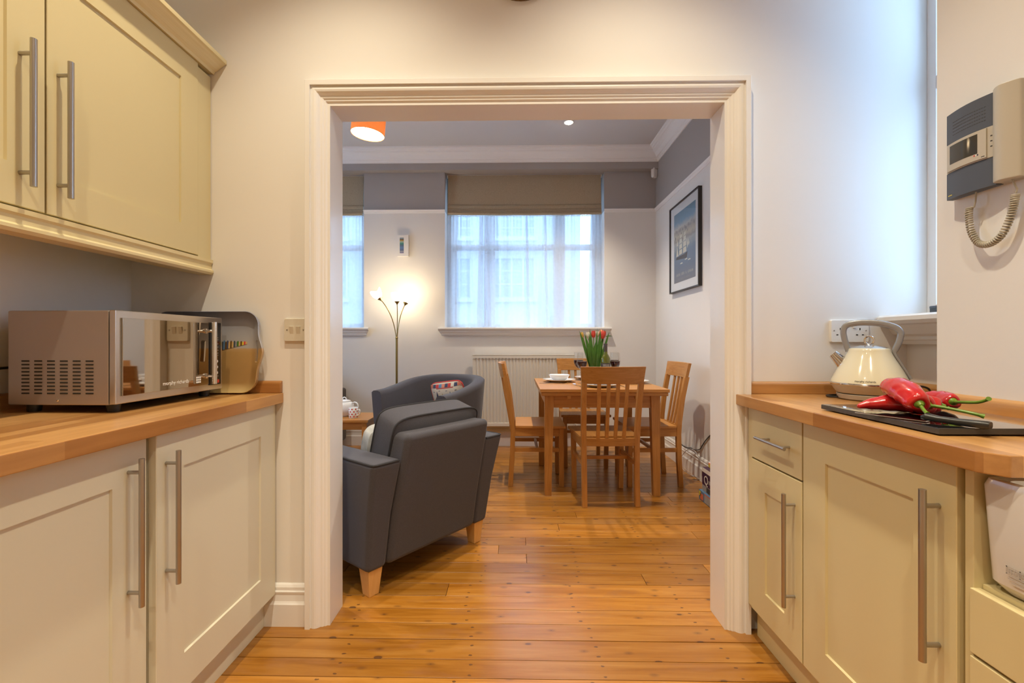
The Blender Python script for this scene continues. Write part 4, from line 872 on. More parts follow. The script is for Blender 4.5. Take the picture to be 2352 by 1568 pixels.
# ------------------------------------------------------------------ dining room furniture
# oak dining table
tb = thing('dining_table', 'square oak draw-leaf dining table laid for four', 'table', (0.63, 3.68, 0))
MB().box(0.178, 1.085, 3.20, 4.16, 0.747, 0.770).build('tabletop', 'oak_x', tb, bevel=0.003)
MB().box(0.186, 1.077, 3.208, 4.152, 0.722, 0.7455).build('draw_leaf', 'oak_x', tb, bevel=0.003)
for a, b in ((0.215, 3.262), (0.972, 3.262), (0.215, 4.035), (0.972, 4.035)):
    w = 0.066; xo = a; yo = b
    ix = 0.010 if a < 0.6 else -0.010; iy = 0.010 if b < 3.6 else -0.010
    lo = 0.048
    ox = 0 if a < 0.6 else w - lo; oy = 0 if b < 3.6 else w - lo
    MB().hexa([(xo + ox, yo + oy, 0), (xo + ox + lo, yo + oy, 0), (xo + ox + lo, yo + oy + lo, 0), (xo + ox, yo + oy + lo, 0)], [(xo, yo, 0.7215), (xo + w, yo, 0.7215), (xo + w, yo + w, 0.7215), (xo, yo + w, 0.7215)]).build('leg', 'oak', tb, bevel=0.002)
box('apron', 'oak_x', tb, 0.281, 0.972, 3.276, 3.296, 0.630, 0.7215); box('apron', 'oak_x', tb, 0.281, 0.972, 4.067, 4.087, 0.630, 0.7215)
box('apron', 'oak_y', tb, 0.229, 0.249, 3.328, 4.035, 0.630, 0.7215); box('apron', 'oak_y', tb, 1.004, 1.024, 3.328, 4.035, 0.630, 0.7215)
for a in (0.375, 0.858): part_label(box('stop_block', 'oak_block', tb, a, a + 0.026, 3.255, 3.2755, 0.697, 0.7215, 0.001), 'pale wooden stop block')

def chair(label):
    t = thing('dining_chair', label, 'chair', (0, 0, 0), group='oak dining chairs around the table', local=True)
    for s in (-1, 1):
        MB().rod([(s * 0.178, -0.205, 0), (s * 0.178, -0.192, 0.2), (s * 0.180, -0.186, 0.40), (s * 0.182, -0.192, 0.50), (s * 0.186, -0.215, 0.68), (s * 0.190, -0.246, 0.835)], 0.034, 0.036).build('leg', 'oak', t, bevel=0.003)
        MB().rod([(s * 0.176, 0.185, 0), (s * 0.183, 0.182, 0.445)], 0.036, 0.036).build('leg', 'oak', t, bevel=0.003)
        box('side_rail', 'oak_y', t, s * 0.183 - 0.010, s * 0.183 + 0.010, -0.17, 0.165, 0.385, 0.4448, 0.001)
        box('stretcher', 'oak_y', t, s * 0.180 - 0.009, s * 0.180 + 0.009, -0.172, 0.165, 0.265, 0.295, 0.001)
    box('front_rail', 'oak_x', t, -0.165, 0.165, 0.176, 0.194, 0.385, 0.4448, 0.001)
    box('cross_stretcher', 'oak_x', t, -0.170, 0.170, -0.01, 0.01, 0.268, 0.292, 0.001)
    MB().prism([(-0.200, -0.168), (-0.218, 0.215), (0.218, 0.215), (0.200, -0.168)], 'z', 0.445, 0.467).build('seat', 'oak_y', t, bevel=0.005)
    def arc(u, w): return -0.034 * (1 - (u / w) ** 2)
    def rail(name, z0, z1, w0, w1, y0, y1, th):
        rings = []
        for k in range(15):
            f = -1 + 2 * k / 14
            c0 = arc(f, 1)
            rings.append([(f * w0, y0 + c0, z0), (f * w0, y0 + c0 + th, z0), (f * w1, y1 + c0 + th, z1), (f * w1, y1 + c0, z1)])
        return MB().loft(rings).build(name, 'oak_x', t, bevel=0.0025)
    rail('top_rail', 0.826, 0.940, 0.206, 0.216, -0.252, -0.274, 0.024)
    rings = []
    for k in range(9):
        f = -1 + 2 * k / 8; c0 = -0.012 * (1 - f * f); rings.append([(f * 0.164, -0.202 + c0, 0.405), (f * 0.164, -0.182 + c0, 0.405), (f * 0.164, -0.186 + c0, 0.458), (f * 0.164, -0.206 + c0, 0.458)])
    MB().loft(rings).build('lower_back_rail', 'oak_x', t, bevel=0.002)
    for u in (-0.088, -0.030, 0.028, 0.086):
        c0 = arc(u, 0.21); MB().rod([(u, -0.203, 0.445), (u * 1.02, -0.210 + c0 * 0.45, 0.55), (u * 1.05, -0.226 + c0 * 0.8, 0.70), (u * 1.08, -0.242 + c0, 0.835)], 0.024, 0.014).build('slat', 'oak', t, bevel=0.0015)
    return t
c0 = chair('oak slat-back dining chair in front, its back to the viewer')
c1 = copy_tree(c0); c2 = copy_tree(c0); c3 = copy_tree(c0)
c1['label'] = 'oak slat-back dining chair left of the table, seen side on'
c2['label'] = 'oak slat-back dining chair right of the table near the side wall'
c3['label'] = 'oak slat-back dining chair on the far side by the radiator'
place(c0, 0.633, 3.262, 0, 3.0); place(c1, 0.172, 3.655, 0, -90); place(c2, 1.052, 3.66, 0, 92); place(c3, 0.622, 4.185, 0, 180)

# table setting
def crockery(profile, name, label, cat, loc, group, m='porcelain', n=40):
    o = MB().lathe(profile, n, loc).build(name, m, org=loc, smooth=True, angle=60)
    return tag(o, label, cat, group)
TZ = 0.7703
plate_p = [(0.0, 0.0), (0.070, 0.0), (0.085, 0.003), (0.120, 0.016), (0.1365, 0.021), (0.1375, 0.023), (0.1355, 0.0235), (0.117, 0.019), (0.083, 0.0075), (0.0, 0.0065)]
bowl_p = [(0.0, 0.0), (0.040, 0.0), (0.044, 0.003), (0.070, 0.026), (0.087, 0.050), (0.0885, 0.053), (0.086, 0.053), (0.067, 0.027), (0.04, 0.006), (0.0, 0.005)]
sets = [((0.370, 3.79), 'at the left place setting'), ((0.668, 4.05), 'at the far place setting'), ((0.945, 3.70), 'at the right place setting'), ((0.640, 3.385), 'at the front place setting behind the chair back')]
for (x, y), w in sets:
    crockery(plate_p, 'dinner_plate', 'white dinner plate ' + w, 'plate', (x, y, TZ), 'white dinner plates')
    crockery(bowl_p, 'bowl', 'white bowl on the plate ' + w, 'bowl', (x, y, TZ + 0.0068), 'white bowls')
def fork(label, x, y, rz):
    t = thing('fork', label, 'fork', (0, 0, 0), group='forks', local=True)
    MB().loft([[(-w, yy_, z), (w, yy_, z), (w, yy_, z + 0.002), (-w, yy_, z + 0.002)] for yy_, w, z in ((-0.10, 0.005, 0.001), (-0.08, 0.006, 0.002), (-0.02, 0.003, 0.006), (0.03, 0.003, 0.006), (0.05, 0.010, 0.003), (0.062, 0.011, 0.002))]).build('handle', 'chrome', t, bevel=0.0006)
    for k in range(4): MB().loft([[(u - 0.0013, yy_, z), (u + 0.0013, yy_, z), (u + 0.0013, yy_, z + 0.0016), (u - 0.0013, yy_, z + 0.0016)] for u, yy_, z in [(-0.0088 + k * 0.0059, 0.061, 0.002), (-0.0088 + k * 0.0059, 0.085, 0.006), (-0.0088 + k * 0.0059, 0.10, 0.010)]]).build('tine', 'chrome', t)
    return place(t, x, y, TZ, rz)
def tknife(label, x, y, rz):
    t = thing('table_knife', label, 'knife', (0, 0, 0), group='table knives', local=True)
    MB().loft([[(-w, yy_, 0.0005), (w, yy_, 0.0005), (w, yy_, h_), (-w, yy_, h_)] for yy_, w, h_ in ((-0.11, 0.0055, 0.004), (-0.09, 0.006, 0.005), (-0.02, 0.004, 0.005), (0.0, 0.003, 0.003))]).build('handle', 'chrome', t, bevel=0.0008)
    MB().loft([[(-w * 0.3, yy_, 0.001), (w, yy_, 0.001), (w, yy_, 0.002), (-w * 0.3, yy_, 0.0028)] for yy_, w in ((0.0005, 0.005), (0.04, 0.009), (0.09, 0.008), (0.105, 0.002))]).build('blade', 'chrome', t)
    return place(t, x, y, TZ, rz)
fork('steel fork beside the plate at the left place setting', 0.325, 3.615, -88); tknife('steel table knife beside the plate at the left place setting', 0.305, 3.638, -90)
fork('steel fork at the front place setting, left of the chair back', 0.475, 3.43, 10); tknife('steel table knife at the front place setting, right of the plate', 0.805, 3.40, 4)
fork('steel fork at the right place setting', 0.95, 3.875, 90); tknife('steel table knife at the right place setting', 0.95, 3.545, 92)

def wine_glass(label, x, y):
    t = thing('wine_glass', label, 'wine glass', (0, 0, 0), group='glasses of red wine', local=True)
    MB().lathe([(0.0, 0.0), (0.034, 0.0), (0.034, 0.0015), (0.012, 0.004), (0.0045, 0.010), (0.0038, 0.05), (0.0045, 0.098), (0.010, 0.104), (0.030, 0.125), (0.040, 0.152), (0.0415, 0.175), (0.0375, 0.215), (0.0345, 0.243), (0.0337, 0.243), (0.0365, 0.215), (0.0403, 0.175), (0.0388, 0.152), (0.029, 0.1265), (0.010, 0.107), (0.0, 0.106)], 32).build('glass_bowl', 'thin_glass', t, smooth=True, angle=60)
    MB().lathe([(0.0, 0.1063), (0.010, 0.1075), (0.0285, 0.127), (0.0382, 0.1525), (0.0396, 0.170), (0.0397, 0.176), (0.0, 0.176)], 28).build('red_wine', 'wine', t, smooth=True, angle=50)
    return place(t, x, y, TZ)
wine_glass('glass of red wine, farther of the two left of the tulips', 0.548, 3.925)
wine_glass('glass of red wine, nearer of the two left of the tulips', 0.540, 3.665)
wine_glass('glass of red wine, nearer of the two right of the bottle', 0.815, 3.715)
wine_glass('glass of red wine, farther of the two right of the bottle', 0.858, 3.94)
bt = thing('wine_bottle', 'green wine bottle with dark label beside the tulip vase', 'bottle', (0, 0, 0), local=True)
MB().lathe([(0.0, 0.0), (0.034, 0.0), (0.0375, 0.004), (0.0375, 0.185), (0.035, 0.202), (0.026, 0.222), (0.0165, 0.240), (0.0145, 0.255), (0.0140, 0.268)], 32).build('glass_body', 'bottle_green', bt, smooth=True, angle=60)
MB().lathe([(0.0147, 0.252), (0.0147, 0.308), (0.0158, 0.309), (0.0158, 0.318), (0.0, 0.3185)], 24, caps=False).build('foil_cap', 'bottle_foil', bt, smooth=True)
lb = MB().lathe([(0.0378, 0.06), (0.0380, 0.061), (0.0380, 0.163), (0.0378, 0.164)], 32, caps=False).build('paper_label', 'label_dark', bt, smooth=True)
tx = MB()
for zc, nn, hh in ((0.146, 12, 0.006), (0.136, 9, 0.0035)):
    for k in range(nn):
        a = R(-90 - 42 + 84 * (k + 0.5) / nn); c_ = Vector((0.0381 * math.cos(a), 0.0381 * math.sin(a), zc)); tang = Vector((-math.sin(a), math.cos(a), 0)); o_ = Vector((math.cos(a), math.sin(a), 0)) * 0.0004
        tx.hexa([c_ - tang * 0.0012, c_ + tang * 0.0012, c_ + tang * 0.0012 + o_, c_ - tang * 0.0012 + o_], [c_ - tang * 0.0012 + Vector((0, 0, hh)), c_ + tang * 0.0012 + Vector((0, 0, hh)), c_ + tang * 0.0012 + o_ + Vector((0, 0, hh)), c_ - tang * 0.0012 + o_ + Vector((0, 0, hh))])
tx.build('label_print', 'ink_white', lb)
place(bt, 0.722, 3.63, TZ)
# tulips in a glass vase
VX, VY = 0.648, 3.76
vs = thing('flower_vase', 'clear tapered glass vase holding the tulips', 'vase', (0, 0, 0), local=True)
MB().lathe([(0.0, 0.0), (0.036, 0.0), (0.038, 0.006), (0.041, 0.10), (0.052, 0.235), (0.0505, 0.235), (0.0385, 0.10), (0.035, 0.012), (0.0, 0.012)], 32).build('glass', 'thin_glass', vs, smooth=True, angle=50)
place(vs, VX, VY, TZ)
def tulip(label, base, tip, bloom, head_m, leaves, size=1.0):
    """stem from base to tip (offsets from the vase foot), closed flower head, strap leaves"""
    t = thing('tulip', label, 'tulip', (VX, VY, TZ), group='tulips in the vase', local=True)
    b = Vector(base); e = Vector(tip); mid_ = (b + e) / 2 + Vector((0, 0, 0.02)) - Vector(((e.x - b.x), (e.y - b.y), 0)) * 0.12
    MB().tube([b, (b + mid_) / 2 - Vector(((e.x - b.x), (e.y - b.y), 0)) * 0.03, mid_, (mid_ + e) / 2, e], 0.0036, 8).build('stem', 'stem_green', t, smooth=True)
    d_ = (e - mid_).normalized(); q = Vector((0, 0, 1)).rotation_difference(d_).to_matrix().to_4x4()
    if head_m:
        h_ = MB()
        for k in range(6):
            a = R(60 * k); o_ = 0.0 if k % 2 else 0.001
            def fn(u, v, a=a, o_=o_):
                w_ = math.sin(math.pi * min(0.97, 0.12 + 0.86 * v)) ** 0.6 * 0.017
                rr = (0.006 + 0.0115 * math.sin(math.pi * (0.1 + 0.72 * v)) + o_) * size; th = a + (u - 0.5) * 2 * w_ / 0.0175
                return Vector((rr * math.cos(th), rr * math.sin(th), (v * 0.056 - 0.004) * size))
            h_.sheet(fn, 4, 6)
        h_.tf(Matrix.Translation(e) @ q); h_.build('bloom', head_m, t, smooth=True, angle=80)
    for (bx, by, bz), (txx, tyy, tz), w_ in leaves:
        A = Vector((bx, by, bz)); Bv = Vector((txx, tyy, tz)); dr_ = (Bv - A); side = dr_.cross(Vector((0, -1, 0.25))).normalized(); nrm = side.cross(dr_).normalized()
        L_ = MB()
        for sg in (0, 1):
            L_.sheet(lambda u, v: A + dr_ * v + side * (u - 0.5) * 2 * w_ * (math.sin(math.pi * (0.14 + 0.86 * v)) ** 0.8) + nrm * (0.012 * math.sin(math.pi * v) + 0.004 * abs(u - 0.5) + sg * 0.0009), 4, 10)
        L_.build('leaf', 'leaf_green', t, smooth=True, angle=80)
    return t
tulip('yellow tulip bud leaning out to the far left', (-0.01, 0, 0.02), (-0.088, 0.0, 0.372), None, 'tulip_yellow', [((-0.02, 0, 0.10), (-0.118, -0.01, 0.424), 0.012), ((-0.03, 0.01, 0.20), (-0.072, 0, 0.40), 0.010)], 0.8)
tulip('white tulip left of centre', (0.0, 0.01, 0.02), (-0.040, 0.0, 0.362), None, 'tulip_white', [((-0.015, -0.012, 0.05), (-0.040, -0.02, 0.405), 0.013), ((-0.03, -0.02, 0.16), (-0.058, -0.02, 0.355), 0.014)])
tulip('narrow red tulip in the middle', (0.005, 0.0, 0.02), (0.000, 0.0, 0.372), None, 'tulip_red', [((0.0, -0.015, 0.04), (-0.028, 0.01, 0.440), 0.013), ((-0.01, -0.02, 0.15), (0.012, -0.03, 0.33), 0.014), ((0.01, -0.02, 0.12), (-0.02, -0.035, 0.31), 0.013)])
tulip('slim white tulip behind the red ones', (0.01, 0.01, 0.02), (0.034, 0.02, 0.375), None, 'tulip_white', [((0.01, -0.01, 0.06), (0.030, 0.0, 0.445), 0.010), ((0.014, -0.02, 0.05), (0.055, -0.02, 0.435), 0.015)], 0.85)
tulip('large open red and orange tulip on the right', (0.008, 0.0, 0.02), (0.072, 0.0, 0.362), None, 'tulip_red', [((0.02, -0.012, 0.06), (0.128, -0.01, 0.418), 0.013), ((0.02, -0.02, 0.14), (0.060, -0.035, 0.34), 0.014), ((0.01, -0.02, 0.10), (0.035, -0.04, 0.32), 0.012)], 1.2)
tulip('pale orange tulip tucked behind the large red one', (0.0, -0.01, 0.02), (0.064, 0.03, 0.380), None, 'tulip_orange', [((0.02, 0.0, 0.10), (0.098, 0.02, 0.436), 0.010), ((0.02, 0.0, 0.12), (0.076, 0.01, 0.30), 0.014), ((0.10, 0.0, 0.375), (0.155, 0.01, 0.378), 0.004)])

# radiator under the window
rd = thing('radiator', 'cream ribbed panel radiator below the wide window', 'radiator', (0.09, 4.75, 0.2))
xa, xb_ = -0.437, 0.620; nf = 30
pr_ = []
for k in range(nf):
    u = xa + 0.012 + (xb_ - xa - 0.024) * k / nf; p = (xb_ - xa - 0.024) / nf
    pr_ += [(u, 4.716), (u + p * 0.34, 4.716), (u + p * 0.48, 4.7215), (u + p * 0.86, 4.7215)]
prof_r = [(xa, 4.716)] + pr_ + [(xb_, 4.716), (xb_, 4.742), (xa, 4.742)]
MB().prism(prof_r, 'z', 0.262, 0.925).build('ribbed_panel', 'radiator_cream', rd)
MB().box(xa, xb_, 4.712, 4.742, 0.9252, 0.962).build('top_rail', 'radiator_cream', rd, bevel=0.004); MB().box(xa, xb_, 4.712, 4.742, 0.225, 0.2618).build('bottom_rail', 'radiator_cream', rd, bevel=0.004)
MB().box(xa, xb_, 4.7425, 4.785, 0.24, 0.955).build('rear_panel', 'radiator_cream', rd, bevel=0.003)
MB().box(xa - 0.004, xb_ + 0.004, 4.7105, 4.790, 0.9625, 0.968).build('top_grille', 'radiator_cream', rd, bevel=0.002)
for k in range(nf):
    u = xa + 0.012 + (xb_ - xa - 0.024) * (k + 0.67) / nf; box('vent_slot', 'ink_grey', rd, u - 0.009, u + 0.009, 4.7112, 4.7125, 0.927, 0.933)
for x in (xa + 0.15, xb_ - 0.15): MB().box(x - 0.02, x + 0.02, 4.7855, FW, 0.3, 0.9).build('bracket', 'radiator_cream', rd)
MB().tube([(xb_ + 0.018, 4.745, 0.02), (xb_ + 0.018, 4.745, 0.245), (xb_ - 0.002, 4.745, 0.245)], 0.009, 10).build('pipe', 'radiator_cream', rd, smooth=True)
MB().tube([(xa - 0.018, 4.745, 0.02), (xa - 0.018, 4.745, 0.245), (xa + 0.002, 4.745, 0.245)], 0.009, 10).build('pipe', 'radiator_cream', rd, smooth=True)

# armchair with its back to the doorway (local: +y is its front)
ac = thing('armchair', 'charcoal fabric armchair with wooden legs, its back to the doorway', 'armchair', (0, 0, 0), local=True)
MB().box(-0.292, 0.292, 0.10, 0.76, 0.118, 0.30).build('seat_base', 'charcoal', ac, bevel=0.02, seg=3)
for s in (-1, 1):
    ya, yb = 0.0, 0.79
    def ring(z, xi, xo, yr, yf): return [(s * xi, yr, z), (s * xo, yr + 0.0, z), (s * xo, yf, z), (s * xi, yf, z)]
    a = MB().loft([ring(0.115, 0.285, 0.385, 0.015, 0.76), ring(0.36, 0.280, 0.402, -0.020, 0.775), ring(0.600, 0.268, 0.420, -0.075, 0.79)])
    ar = a.build('arm', 'charcoal', ac, bevel=0.022, seg=4, angle=50)
    MB().tube([(s * 0.283, 0.784, 0.5955), (s * 0.398, 0.784, 0.5955), (s * 0.410, 0.778, 0.5955), (s * 0.4145, 0.765, 0.5955), (s * 0.4145, -0.050, 0.5955), (s * 0.410, -0.064, 0.5955), (s * 0.398, -0.0695, 0.5955), (s * 0.285, -0.0695, 0.5955)], 0.005, 8).build('piping', 'charcoal_pipe', ar, smooth=True)
bk = MB().loft([[(-w, y0_, z), (w, y0_, z), (w, y1_, z), (-w, y1_, z)] for z, w, y0_, y1_ in ((0.115, 0.2835, 0.010, 0.13), (0.30, 0.281, -0.022, 0.11), (0.50, 0.275, -0.066, 0.06), (0.64, 0.270, -0.100, 0.02), (0.705, 0.268, -0.112, 0.0))]).build('backrest', 'charcoal', ac, bevel=0.028, seg=4, angle=50)
def cushion(name, parent, m, w, h, d, mtx, puff=0.03, pipe=None, n=28):
    """boxed cushion: w x h face, d thick, softly domed, with piped edges"""
    b = MB()
    def face(sg):
        def fn(u, v):
            x = (u - 0.5); z = (v - 0.5); k = (1 - (2 * x) ** 4) * (1 - (2 * z) ** 4)
            cr = 0.02 * (abs(2 * x) ** 6) * (abs(2 * z) ** 6)
            return mtx @ Vector((x * (w - cr * 2), sg * (d / 2 + puff * k), z * (h - cr * 2)))
        return fn
    b.sheet(face(-1), n, n); b.sheet(face(1), n, n)
    per = [(i / n, 0) for i in range(n)] + [(1, i / n) for i in range(n)] + [(1 - i / n, 1) for i in range(n)] + [(0, 1 - i / n) for i in range(n)]
    b.loft([[face(-1)(*p) for p in per], [face(1)(*p) for p in per]], caps=False)
    o = b.build(name, m, parent, smooth=True, angle=50)
    if pipe:
        for sg in (-1, 1): MB().tube([face(sg)(*p) for p in per], 0.0045, 6, closed=True).build('piping', pipe, o, smooth=True)
    return o
cushion('back_cushion', ac, 'charcoal', 0.55, 0.40, 0.125, Matrix.Translation((0, 0.085, 0.590)) @ Matrix.Rotation(R(16), 4, 'X'), 0.028, 'charcoal_pipe')
cushion('seat_cushion', ac, 'charcoal', 0.55, 0.60, 0.10, Matrix.Translation((0, 0.47, 0.355)) @ Matrix.Rotation(R(90), 4, 'X'), 0.015, 'charcoal_pipe')
for x in (-0.335, 0.335):
    for y in (0.062, 0.70):
        w = 0.036; MB().loft([[(x + p * k, y + q * k, z) for p, q in ((-w, -w), (w, -w), (w, w), (-w, w))] for k, z in ((0.68, 0.0), (1.0, 0.117))]).build('leg', 'oak_pale', ac, bevel=0.002)
place(ac, -0.379, 2.214, 0, 52.7)
# throw cushion on the armchair (only a pale corner shows)
tc_ = thing('throw_cushion', 'pale patterned cushion on the front armchair seat', 'cushion', (0, 0, 0), group='scatter cushions', local=True)
cushion('cover', tc_, 'cushion_mottled', 0.36, 0.34, 0.05, Matrix.Identity(4), 0.045)
for k, (px, pz) in enumerate(((-0.1, 0.05), (0.02, -0.04), (0.1, 0.09), (-0.05, -0.1))): MB().box(px - 0.015, px + 0.015, -0.0615, -0.055, pz - 0.03, pz + 0.03).build('motif', 'ink_grey', tc_)
tc_.location = (-0.379 - 0.795 * 0.265 + 0.606 * (-0.06), 2.214 + 0.606 * 0.265 + 0.795 * (-0.06), 0.530); tc_.rotation_euler = (R(12), 0, R(52.7))

# tub chair
tu = thing('tub_chair', 'dark charcoal tub chair behind the front armchair', 'armchair', (0, 0, 0), local=True)
def tub_shell():
    b = MB(); rings = []; n = 36
    pts = []
    for k in range(n + 1):
        f = k / n
        a = R(180 + 180 * f)                      # back half circle, from left side round the back to the right
        pts.append((0.36 * math.cos(a), 0.33 * math.sin(a)))
    path = [(-0.345, 0.36), (-0.352, 0.24), (-0.358, 0.12)] + pts + [(0.358, 0.12), (0.352, 0.24), (0.345, 0.36)]
    m = len(path)
    for i, (x, y) in enumerate(path):
        a_ = Vector(path[max(0, i - 1)]); b_ = Vector(path[min(m - 1, i + 1)]); t = (b_ - a_).normalized(); nn = Vector((-t.y, t.x))
        inward = nn if nn.dot(Vector((-x, -y + 0.05))) > 0 else -nn
        back = max(0.0, min(1.0, (0.36 - y) / 0.69)); s_ = back * back * (3 - 2 * back)
        zt = 0.705 + 0.105 * s_; lean = 0.045
        sec = []
        for off, z in ((0.0, 0.13), (-0.012, 0.35), (-lean, zt - 0.045), (-lean - 0.002, zt - 0.015), (-lean + 0.018, zt - 0.001), (0.02, zt), (0.045, zt - 0.010), (0.058, zt - 0.035), (0.075, 0.42), (0.085, 0.13)):
            sec.append((x + inward.x * off, y + inward.y * off, z))
        rings.append(sec)
    b.loft(rings); return b
sh = tub_shell().build('shell', 'charcoal', tu, smooth=True, angle=60)
MB().loft([[(p[0], p[1] + 0.07, z) for p in rrect(w, dd, 0.16, 8)] for w, dd, z in ((0.50, 0.54, 0.13), (0.52, 0.56, 0.30))]).build('seat_base', 'charcoal', tu, smooth=True)
MB().loft([[(p[0], p[1] + 0.08, z) for p in rrect(w, dd, 0.16, 8)] for w, dd, z in ((0.50, 0.54, 0.301), (0.53, 0.57, 0.33), (0.53, 0.57, 0.41), (0.49, 0.53, 0.438), (0.30, 0.34, 0.445))]).build('seat_cushion', 'charcoal', tu, smooth=True)
for x in (-0.26, 0.26):
    for y in (-0.18, 0.30): MB().lathe([(0.016, 0), (0.024, 0.129)], 12, (x, y, 0)).build('leg', 'oak_pale', tu, smooth=True)
TUX, TUY, TUR = -0.650, 3.82, 149
place(tu, TUX, TUY, 0, TUR)
# nautical cushion on the tub chair
nc = thing('throw_cushion', 'cream nautical cushion with red trim on the tub chair', 'cushion', (0, 0, 0), group='scatter cushions', local=True)
cushion('cover', nc, 'cushion_cream', 0.37, 0.37, 0.010, Matrix.Identity(4), 0.062, 'cushion_red')
def puffy(x, z): return 0.0055 + 0.062 * (1 - (2 * x / 0.37) ** 4) * (1 - (2 * z / 0.37) ** 4)
def patch(x0_, x1_, z0_, z1_, m, front=1, shape='quad'):
    def fn(u, v):
        x = x0_ + (x1_ - x0_) * u; z = z0_ + (z1_ - z0_) * v
        if shape == 'tri': x = x0_ + (x1_ - x0_) * (0.5 + (u - 0.5) * (1 - v * 0.96))
        return (x, front * (puffy(x, z) + 0.0015), z)
    return MB().sheet(fn, 4, 4).build('motif', m, nc, smooth=True)
cols = ['cushion_coral', 'cushion_navy', 'cushion_cream', 'cushion_red', 'cushion_navy', 'cushion_coral', 'box_blue', 'cushion_red', 'cushion_navy', 'cushion_coral']
for k in range(10): patch(-0.175 + k * 0.035, -0.142 + k * 0.035, 0.140, 0.172, cols[k])
patch(-0.178, 0.178, 0.130, 0.137, 'cushion_red')
for x, z, m_ in ((-0.10, 0.03, 'tan'), (-0.06, 0.05, 'box_blue'), (0.03, 0.04, 'tan'), (0.09, 0.06, 'cushion_navy'), (-0.02, -0.06, 'cushion_red'), (0.07, -0.08, 'box_blue')): patch(x - 0.018, x + 0.018, z - 0.03, z + 0.05, m_, shape='tri'); patch(x - 0.02, x + 0.02, z - 0.042, z - 0.033, 'ink_dark')
for x, z in ((-0.13, 0.10), (-0.03, 0.105), (0.05, 0.11), (0.12, 0.10)): patch(x, x + 0.02, z, z + 0.005, 'cushion_navy')
fdir = Vector((-math.sin(R(TUR)), math.cos(R(TUR)), 0))
nc.location = Vector((TUX, TUY, 0.596)) - fdir * 0.135 + Vector((0.02, 0, 0.012)); nc.scale = (0.87, 0.87, 0.85); nc.rotation_euler = (R(-14), R(8), R(TUR + 8))

# side table with teapot and mug
sdt = thing('side_table', 'small oak side table holding the teapot and mug', 'table', (-1.47, 3.97, 0))
MB().box(-1.72, -1.222, 3.77, 4.18, 0.428, 0.450).build('tabletop', 'oak_x', sdt, bevel=0.003)
for x in (-1.705, -1.280):
    for y in (3.785, 4.122): box('leg', 'oak', sdt, x, x + 0.042, y, y + 0.042, 0, 0.4278, 0.002)
box('apron', 'oak_x', sdt, -1.663, -1.280, 3.795, 3.815, 0.365, 0.4278); box('apron', 'oak_x', sdt, -1.663, -1.280, 4.134, 4.154, 0.365, 0.4278)
box('apron', 'oak_y', sdt, -1.268, -1.248, 3.827, 4.122, 0.365, 0.4278); box('apron', 'oak_y', sdt, -1.695, -1.675, 3.827, 4.122, 0.365, 0.4278)
tp = thing('teapot', 'round white teapot on the side table', 'teapot', (0, 0, 0), local=True)
MB().lathe([(0.0, 0.0), (0.050, 0.0), (0.055, 0.006), (0.078, 0.040), (0.084, 0.072), (0.078, 0.102), (0.062, 0.122), (0.050, 0.128)], 36).build('body', 'porcelain', tp, smooth=True)
ld = MB().lathe([(0.054, 0.1285), (0.054, 0.133), (0.040, 0.140), (0.016, 0.145), (0.0, 0.146)], 32).build('lid', 'porcelain', tp, smooth=True)
MB().tube([(0.018 * math.cos(a), 0, 0.146 + 0.018 * math.sin(a)) for a in [math.pi * k / 10 for k in range(11)]], 0.005, 8).build('knob', 'porcelain', ld, smooth=True)
MB().tube(smooth_path([(0.066, 0, 0.108), (0.100, 0, 0.122), (0.128, 0, 0.108), (0.134, 0, 0.080), (0.112, 0, 0.052), (0.076, 0, 0.048)]), 0.006, 10).build('handle', 'porcelain', tp, smooth=True)
MB().tube([(-0.066, 0, 0.050), (-0.090, 0, 0.062), (-0.110, 0, 0.085), (-0.128, 0, 0.120)], [0.020, 0.016, 0.0125, 0.010], 12).build('spout', 'porcelain', tp, smooth=True)
place(tp, -1.500, 3.985, 0.4503, -12)
mg = thing('mug', 'white mug with red polka dots on the side table', 'mug', (0, 0, 0), local=True)
MB().lathe([(0.0, 0.0), (0.036, 0.0), (0.038, 0.004), (0.0405, 0.088), (0.039, 0.0895), (0.0365, 0.086), (0.034, 0.008), (0.0, 0.006)], 32).build('body', 'porcelain', mg, smooth=True, angle=50)
MB().tube(smooth_path([(0.038, 0, 0.070), (0.060, 0, 0.074), (0.070, 0, 0.055), (0.062, 0, 0.030), (0.0375, 0, 0.022)]), 0.0048, 10).build('handle', 'porcelain', mg, smooth=True)
for r_ in range(4):
    for k in range(8):
        a = R(45 * k + (22.5 if r_ % 2 else 0)); z = 0.014 + r_ * 0.021; rr = 0.038 + 0.0025 * z / 0.088 + 0.0003
        d_ = Vector((math.cos(a), math.sin(a), 0)); tg = Vector((-math.sin(a), math.cos(a), 0))
        ring_ = [(d_ * math.sqrt(max(0, rr * rr - (0.0062 * math.cos(q)) ** 2)) + tg * 0.0062 * math.cos(q) + Vector((0, 0, z + 0.0062 * math.sin(q)))) for q in [2 * math.pi * j / 12 for j in range(12)]]
        MB().add([tuple(p) for p in ring_], [tuple(range(12))]).build('dot', 'dot_red', mg)
place(mg, -1.385, 3.885, 0.4503, -20)
